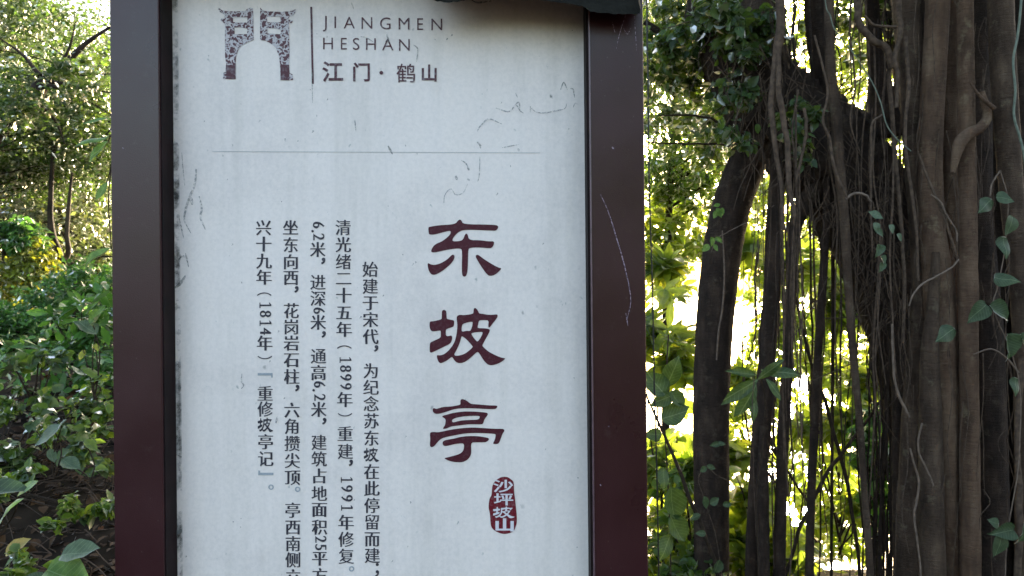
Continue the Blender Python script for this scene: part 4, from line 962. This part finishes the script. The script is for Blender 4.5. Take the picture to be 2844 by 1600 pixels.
# ------------------------------------------------------------------ climbing vines with single leaves on the banyan
def vine(name, label, stem, Y, w, leaves, mat, stemmat, cat="vine", kind='heart'):
    b = W(stem[-1][0], stem[-1][1], Y)
    v = plant(name, b, label, cat)
    part(v, "stem", stem, Y, [w, w], M[stemmat], sides=6, n=50, seed=len(stem), wob=.6)
    for (x, y, L_, ang, tilt) in leaves:
        a = math.radians(ang)
        p = W(x - math.cos(a) * L_ / 2, y - math.sin(a) * L_ / 2, Y - .03)
        d = np.array([math.cos(a), -.15, -math.sin(a)])
        leaf_part(v, kind, p, d, np.array([math.sin(a) * .2 + tilt * .5, -1.0, .35]), L_ * K * Y, M[mat] if isinstance(mat, str) else mat)
    return v
vine("climbing_vine", "trailing vine of grey green heart shaped leaves down the right edge of the banyan", [(2778, 474), (2800, 560), (2790, 700), (2770, 800), (2760, 860), (2810, 985), (2835, 1100), (2828, 1300), (2800, 1480), (2790, 1640)], 2.46, 3.2,
     [(2730, 575, 60, 140, .2), (2793, 552, 46, 10, .4), (2802, 632, 56, 110, .6), (2788, 692, 62, 95, 0), (2798, 778, 62, 15, .1), (2707, 872, 70, 140, .1), (2778, 870, 66, 30, .1), (2618, 932, 70, 150, .2), (2800, 968, 70, 80, 0), (2842, 952, 46, 60, .3), (2818, 1077, 50, 105, .3), (2778, 1478, 60, 170, .2), (2770, 1520, 60, 110, .3), (2842, 1470, 90, 100, .2), (2756, 1450, 34, 200, .4)], 'leaf_vine', 'root_pale')
vine("climbing_vine", "thin vine with a chain of small pale leaves hanging left of the banyan's trunk", [(2425, 560), (2434, 640), (2440, 720), (2455, 760), (2470, 830)], 2.55, 2.4,
     [(2424, 595, 30, 200, .2), (2440, 600, 28, 20, .3), (2434, 635, 30, 80, .2), (2444, 650, 26, 30, .2), (2437, 700, 36, 100, .1), (2477, 638, 26, 70, .3), (2452, 725, 26, 60, .4), (2445, 745, 28, 100, .2), (2498, 662, 24, 60, .3)], 'leaf_blue', 'root')
vine("creeper_sprig", "sprig of fresh light green leaves on the upper part of the leaning trunk", [(2150, 570), (2090, 610), (2030, 640), (1990, 664), (1976, 700)], 2.95, 2.4,
     [(1996, 592, 30, 60, .1), (1990, 570, 22, 160, .2), (2003, 590, 26, 100, .2), (1986, 596, 28, 120, .1), (1976, 672, 26, 80, .1), (1996, 668, 26, 20, .2), (1960, 690, 28, 130, .1), (1988, 688, 22, 50, .2)], 'leaf_fresh', 'root_pale', "sprig", 'broad')
vine("creeper_sprig", "sprig with small oval leaves low on the leaning trunk", [(2020, 1335), (1990, 1320), (1965, 1300), (1940, 1330), (1960, 1400), (1990, 1500), (2010, 1640)], 2.95, 2.6,
     [(1985, 1235, 26, 170, .1), (2003, 1232, 24, 10, .2), (1952, 1303, 22, 150, .1), (1975, 1298, 26, 20, .2), (1958, 1396, 36, 80, .2), (1930, 1435, 34, 160, .3), (1985, 1392, 30, 330, .2), (1990, 1575, 44, 110, .2), (1945, 1480, 30, 190, .2), (2020, 1400, 26, 350, .2)], 'leaf_vine', 'root', "sprig", 'broad')
vine("broadleaf_sapling", "sapling with big dark serrated leaves against the maroon post's right edge", [(1856, 930), (1850, 1060), (1846, 1200), (1858, 1400), (1865, 1700)], 2.5, 4,
     [(1868, 1030, 96, 290, .3), (1818, 1060, 90, 235, .5), (1836, 1110, 70, 160, .3), (1876, 1150, 84, 340, .4), (1880, 1110, 60, 50, .2), (1812, 1205, 50, 190, .4), (1842, 1330, 64, 95, .1), (1868, 1400, 96, 80, .2), (1880, 1470, 86, 60, .3), (1846, 1520, 80, 120, .2)], 'leaf_shade', 'twig', "plant", 'broad')
vine("palmate_sapling", "thin sapling whose drooping palmate leaves hang in the bright gap", [(2113, 1050), (2125, 1120), (2116, 1250), (2100, 1400), (2110, 1650)], 2.7, 4,
     [(2050, 1085, 120, 150, .4), (2072, 1115, 110, 120, .2), (2140, 1025, 90, 320, .5), (2170, 1035, 110, 10, .6), (2060, 1035, 80, 190, .4), (2090, 1130, 90, 100, .1), (2150, 1080, 70, 50, .2)], 'leaf_shade', 'twig', "plant", 'lance')
# branches that cross the gap
for pts, Y, w, lab in (([(1793, 1093), (1859, 1242), (1926, 1407), (1997, 1600), (2060, 1800)], 3.0, 12, "bare dark branch slanting down right from the post to the leaning trunk's foot"),
                       ([(2202, 780), (2240, 966), (2307, 1159), (2367, 1407), (2400, 1700)], 3.1, 11, "bare dark branch slanting down right behind the prop roots"),
                       ([(2480, 1060), (2400, 1180), (2310, 1300), (2230, 1450), (2180, 1620)], 3.1, 11, "bare branch slanting down left from the banyan's dark edge"),
                       ([(2030, 1090), (2120, 1150), (2150, 1250), (2250, 1400)], 3.4, 8, "short crooked branch beside the drooping palmate leaves"),
                       ([(1796, 395), (1900, 400), (2010, 402), (2060, 420)], 3.2, 7, "nearly level twig behind the board's post, just above mid height"),
                       ([(1830, 320), (1930, 322), (1990, 335), (2060, 375)], 3.1, 8, "level dark twig reaching into the limb below the leafy crown")):
    b = plant("branch", W(pts[-1][0], pts[-1][1], Y), lab, "branch", "bare branches crossing the bright gap")
    part(b, "wood", pts, Y, [w * .5, w, w * .9], M['twig'], sides=7, n=30, seed=int(w * 10), wob=.5)
# hanging lines
def line(name, label, pts, Y, w, mat, cat):
    V, F = pxtube(pts, Y, [w, w], sides=8, n=60)
    b = W(pts[-1][0], pts[-1][1], Y)
    e = mesh_obj(name, V - b, F, M[mat], smooth=True); e.location = tuple(b); tag(e, label, cat); return e
line("hanging_cable", "thin black cable hanging straight down beside the maroon post", [(1795, -300), (1797, 60), (1800, 240), (1803, 500), (1812, 800), (1818, 1100), (1824, 1300), (1830, 1600), (1834, 1900)], 2.3, 4.5, 'cable', "cable")
line("green_vine_stem", "pale green string like vine running diagonally across the banyan's limb", [(2285, -200), (2292, 0), (2306, 44), (2320, 85), (2368, 145), (2420, 225), (2446, 285), (2462, 345), (2490, 385), (2530, 420)], 2.45, 3.4, 'vine_pale', "vine")
line("green_vine_stem", "pale vine hanging down the far right stem of the banyan", [(2842, -200), (2836, 0), (2826, 100), (2814, 170), (2820, 250), (2816, 320), (2832, 380), (2846, 440), (2850, 520)], 2.4, 6.5, 'vine_pale', "vine")

# ------------------------------------------------------------------ left side
t = tree("shade_tree", -330, 6.0, "wide tree reaching in from the left with a dark knotted branch over the slope")
part(t, "trunk", [(-300, -300), (-260, 200), (-300, 600), (-330, 960)], 6.0, [50, 70, 80, 90], M['bark_dark'], seed=71)
part(t, "branch", [(-280, 560), (-80, 440), (10, 345), (80, 285), (125, 225), (170, 190), (240, 120), (330, 60)], 5.2, [60, 54, 46, 40, 38, 24, 12, 6], M['bark_dark'], label="thick dark knotted branch", seed=72, rough=.08, flute=.1)
for q in ([(140, 215), (200, 210), (310, 205)], [(140, 225), (210, 240), (320, 260)], [(120, 235), (200, 255), (310, 320)], [(110, 210), (60, 150), (-10, 100)], [(150, 200), (190, 140), (210, 60)], [(90, 280), (150, 330), (180, 400)]):
    part(t, "branchlet", q, 5.15, [14, 8, 3], M['bark_dark'], sides=6, n=16, seed=int(abs(q[2][1])))
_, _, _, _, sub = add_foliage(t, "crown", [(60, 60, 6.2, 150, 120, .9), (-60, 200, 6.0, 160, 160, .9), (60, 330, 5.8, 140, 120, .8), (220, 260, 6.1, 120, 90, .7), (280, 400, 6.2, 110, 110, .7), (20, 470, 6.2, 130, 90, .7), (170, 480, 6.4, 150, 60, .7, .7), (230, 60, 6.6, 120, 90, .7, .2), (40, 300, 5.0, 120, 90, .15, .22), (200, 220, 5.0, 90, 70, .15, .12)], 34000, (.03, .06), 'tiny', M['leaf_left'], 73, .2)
twigs(t, W(60, 300, 6.0), sub, 73, r0=.007, maxn=22, spine=np.array([W(-200, 600, 5.4), W(-60, 430, 5.4), W(60, 310, 5.4), W(150, 200, 5.4), W(240, 120, 5.4)]))
t = tree("slender_tree", 168, 5.7, "slender tree with a kinked dark trunk behind the vine covered post")
part(t, "trunk", [(150, 380), (142, 520), (140, 600), (147, 660), (165, 710), (172, 780), (172, 900)], 5.7, [10, 13, 15, 20, 22, 20, 26], M['bark_dark'], seed=74)
part(t, "branch", [(172, 735), (190, 700), (186, 650), (192, 560), (200, 480)], 5.7, [18, 15, 12, 10, 6], M['bark_grey'], seed=75)
part(t, "branch", [(176, 720), (215, 735), (270, 715), (330, 712)], 5.6, [10, 7, 5, 4], M['twig'], sides=6, seed=76)
_, _, _, _, sub = add_foliage(t, "crown", [(220, 600, 7.6, 130, 130, .9), (80, 560, 8.0, 120, 90, .9), (190, 430, 7.6, 150, 80, .9), (260, 720, 7.6, 70, 50, .6, .5)], 14000, (.045, .08), 'tiny', M['leaf_grey'], 77, .3)
twigs(t, W(160, 620, 7.3), sub, 77, r0=.01, maxn=40)
t = tree("backdrop_thicket", 100, 13.0, "dull green thicket closing off the slope at the back, far left", "thicket")
add_foliage(t, "foliage", [(-100, 300, 13, 260, 260, 1.5), (150, 620, 12.5, 330, 170, 1.5, 1.5), (350, 350, 13, 260, 260, 1.5), (100, 350, 13.5, 160, 160, 1.2, .6), (20, 120, 13, 170, 160, 1.2), (300, 220, 13, 90, 110, 1.2, .6)], 34000, (.08, .15), 'tiny', M['leaf_left'], 78, .3)
part(t, "trunk", [(60, 300), (70, 600), (64, 900)], 13, [14, 20, 26], M['bark_dark'], seed=79)
part(t, "trunk", [(300, 300), (285, 600), (290, 900)], 13.2, [14, 18, 22], M['bark_dark'], seed=80)
def hidden_sun_blocker(x, Y, label, cz, rad, n, seed):  # unseen trees added behind the board to block sun from the left side
    t = plant("tree", (x, Y, float(gz(x, Y)) - .05), label, "tree")
    V, F = tube_arrays([(x, Y, t.location[2]), (x + .08, Y, cz * .6), (x, Y, cz + rad[2] * .5)], [.14, .1, .03], sides=12, n=20, rough=.04, seed=seed)
    mesh_obj("trunk", V, F, M['bark_dark'], t, smooth=True)
    r = np.random.default_rng(seed); q = r.normal(size=(n, 3)); q /= np.linalg.norm(q, axis=1)[:, None]
    q = np.array([x, Y, cz]) + q * (r.uniform(0, 1, (n, 1)) ** .38) * np.array(rad)
    V, F = leaves_arrays(q, r.normal(size=(n, 3)), r.normal(size=(n, 3)) * .7 + np.array([0, 0, 1]), r.uniform(.09, .17, n), 'tiny')
    tag(mesh_obj("crown", V, F, M['leaf_dark'], t), kind="stuff")
hidden_sun_blocker(-.45, 5.2, "dense tree added out of sight behind the board to shade the left bank", 2.2, (1.15, 1.1, 1.5), 6500, 201)
hidden_sun_blocker(-.6, 9.0, "taller dense tree added out of sight further back to shade the left trees", 3.2, (1.4, 1.4, 2.2), 7500, 202)
# vine covered post
t = tree("creeper_covered_post", 60, 5.4, "post smothered in creeper, dark green cap and yellow green curtain below", "post")
part(t, "post", [(40, 640), (40, 800), (40, 1000)], 5.5, [60, 60, 60], M['bark_dark'], sides=12, n=12, seed=81)
add_foliage(t, "creeper_cap", [(30, 640, 5.35, 75, 32, .22), (70, 680, 5.3, 40, 30, .15, .6), (-60, 650, 5.35, 70, 40, .2, .6)], 3000, (.04, .075), 'tiny', M['leaf_fern'], 82, .7)
add_foliage(t, "creeper_curtain", [(40, 760, 5.35, 70, 90, .2), (95, 760, 5.3, 30, 110, .12, 1.0), (135, 740, 5.5, 28, 70, .12, .6), (-40, 800, 5.4, 60, 90, .2, .6)], 3600, (.035, .065), 'tiny', M['leaf_yellow'], 83, .9)
shrub("undergrowth_bush", 200, 4.6, "bright feathery undergrowth heaped in front of the slender tree", [(190, 830, 4.8, 130, 60, .4), (90, 900, 4.6, 130, 60, .4), (-30, 900, 4.4, 90, 60, .4), (250, 780, 4.9, 80, 50, .3, .7)], 8000, (.025, .06), M['leaf_fern'], 84, kind='tiny', whorl=0, cat="undergrowth")
shrub("undergrowth_bush", 250, 3.4, "leafy green weeds against the left maroon post, half way down", [(250, 880, 3.4, 80, 80, .22), (270, 1010, 3.2, 60, 80, .2), (180, 960, 3.3, 80, 50, .2, .6)], 620, (.05, .10), M['leaf_fern'], 85, kind='lance', whorl=0, cat="weeds", maxn=16)
shrub("undergrowth_bush", 90, 2.9, "small dull weeds scattered over the dark bank at far left", [(60, 1010, 2.9, 90, 40, .2), (180, 1120, 2.6, 110, 70, .2), (60, 1260, 2.4, 90, 70, .15, .7), (230, 1260, 2.3, 80, 60, .15, .7)], 520, (.025, .055), M['leaf_dark'], 86, kind='broad', whorl=0, cat="weeds", maxn=14)
shrub("undergrowth_bush", -20, 2.3, "low mixed weeds creeping over the soil at the bottom left", [(40, 1120, 2.6, 110, 40, .25), (240, 1170, 2.5, 90, 40, .2), (30, 1340, 2.1, 110, 40, .15), (200, 1420, 2.0, 120, 40, .12), (60, 1560, 1.8, 120, 40, .1, .6), (250, 1090, 2.7, 80, 50, .2)], 900, (.018, .042), M['leaf_mid'], 87, kind='broad', whorl=0, cat="weeds", maxn=20, r0=.003)
# individual near leaves on the bank
def sprig(label, base, Y, leaves, mats, cat="plant", name="bank_plant", kind='broad'):
    v = plant(name, W(base[0], base[1], Y), label, cat, 'broadleaf plants on the bank')
    for (x, y, L_, ang, tilt), mt in zip(leaves, mats if isinstance(mats, list) else [mats] * len(leaves)):
        a = math.radians(ang); p = W(x - math.cos(a) * L_ / 2, y - math.sin(a) * L_ / 2, Y)
        leaf_part(v, kind, p, [math.cos(a), -.3, -math.sin(a)], [tilt, -.6, .9], L_ * .82 * K * Y, M[mt])
        part(v, "stalk", [(x - math.cos(a) * L_ / 2, y - math.sin(a) * L_ / 2), ((x + base[0]) / 2 + 6, (y + base[1]) / 2), base], Y, [3, 4, 4], M['twig'], sides=5, n=10, seed=int(x))
    return v
sprig("pair of pale blue green leaves standing over the dark bank", (150, 1330), 2.1, [(112, 1172, 56, 290, .1), (132, 1215, 105, 140, -.2), (180, 1175, 70, 330, .2), (150, 1270, 50, 60, .3)], ['leaf_blue', 'leaf_blue', 'leaf_vine', 'leaf_blue'])
sprig("grey leaf lying sideways near the left post on the bank", (250, 1340), 2.1, [(208, 1292, 70, 20, .1), (262, 1240, 60, 30, .4), (290, 1300, 50, 340, .2)], ['leaf_blue', 'leaf_mid', 'leaf_mid'])
sprig("large bright green leaf at the bottom left corner edge", (-30, 1520), 1.75, [(55, 1405, 190, 330, -.3), (30, 1350, 200, 352, .3), (95, 1340, 120, 320, .4)], ['leaf_fresh', 'leaf_vine', 'leaf_fresh'], kind='lance')
sprig("bluish leaf above a bright green leaf at the board's lower left corner", (240, 1620), 1.72, [(245, 1522, 150, 340, -.1), (225, 1592, 180, 2, .1), (90, 1600, 80, 200, .1)], ['leaf_blue', 'leaf_fresh', 'leaf_vine'])
sprig("long drooping green leaves poking out behind the left maroon post", (330, 340), 2.2, [(262, 338, 90, 175, .2), (252, 400, 110, 150, .2), (268, 425, 90, 140, .4), (285, 540, 70, 110, .4), (262, 720, 110, 150, .3)], 'leaf_fresh', kind='lance')
sprig("weed with yellow green leaves left of the maroon post", (262, 1110), 2.5, [(228, 990, 40, 100, .2), (272, 968, 30, 60, .1), (250, 1030, 70, 200, .2), (285, 1050, 60, 340, .3), (240, 900, 80, 230, .3), (280, 870, 80, 300, .2)], ['leaf_yellow', 'leaf_yellow', 'leaf_mid', 'leaf_mid', 'leaf_blue', 'leaf_fresh'])
o = plant("fallen_leaf", W(45, 1512, 1.85), "single yellow leaf lying on the dark soil at lower left", "leaf"); leaf_part(o, 'broad', W(20, 1540, 1.85), [.7, -.1, .5], [0, -.7, .8], 80 * K * 1.85, M['leaf_old'], "blade")
# litter and twigs on the bank
r = np.random.default_rng(91)
n = 7500
x = r.uniform(-2.2, -.5, n); y = r.uniform(1.3, 5.0, n); z = gz(x, y) + r.uniform(.0, .03, n)
d = r.normal(size=(n, 3)); d[:, 2] *= .3; u = r.normal(size=(n, 3)) * .4 + np.array([0, 0, 1])
V, F = leaves_arrays(np.stack([x, y, z], 1), d, u, r.uniform(.018, .045, n), 'broad')
tag(mesh_obj("leaf_litter", V, F, M['leaf_dead']), "brown leaf litter over the dark bank", "leaf litter", kind="stuff")
L = []
for k in range(420):
    x = r.uniform(-1.6, -.5); y = r.uniform(1.4, 3.2); z = float(gz(x, y)) + .01; a = r.uniform(0, 3.14); l = r.uniform(.06, .3)
    p = [np.array([x + math.cos(a) * l * s + r.normal() * .015, y + math.sin(a) * l * s * .6, z + .05 * math.sin(s * 3.1) * r.uniform(.2, 1.4) + r.uniform(0, .02)]) for s in (0, .35, .7, 1)]
    L.append(tube_arrays(p, [.0018, .0016, .0008], sides=5, n=10, seed=k))
V, F = merge(L)
tag(mesh_obj("dry_twigs", V, F, M['root'], smooth=True), "tangle of dry twigs and rootlets on the dark bank", "twigs", kind="stuff")
L = []
n = 9000
x = r.uniform(-3.5, -.5, n); y = r.uniform(3.0, 7.5, n); z = gz(x, y) + r.uniform(.0, .16, n)
d = r.normal(size=(n, 3)); u = r.normal(size=(n, 3)) * .6 + np.array([0, 0, 1])
V, F = leaves_arrays(np.stack([x, y, z], 1), d, u, r.uniform(.03, .08, n), 'tiny')
tag(mesh_obj("ground_cover", V, F, M['leaf_fern']), "low green ground cover along the slope", "ground cover", kind="stuff")
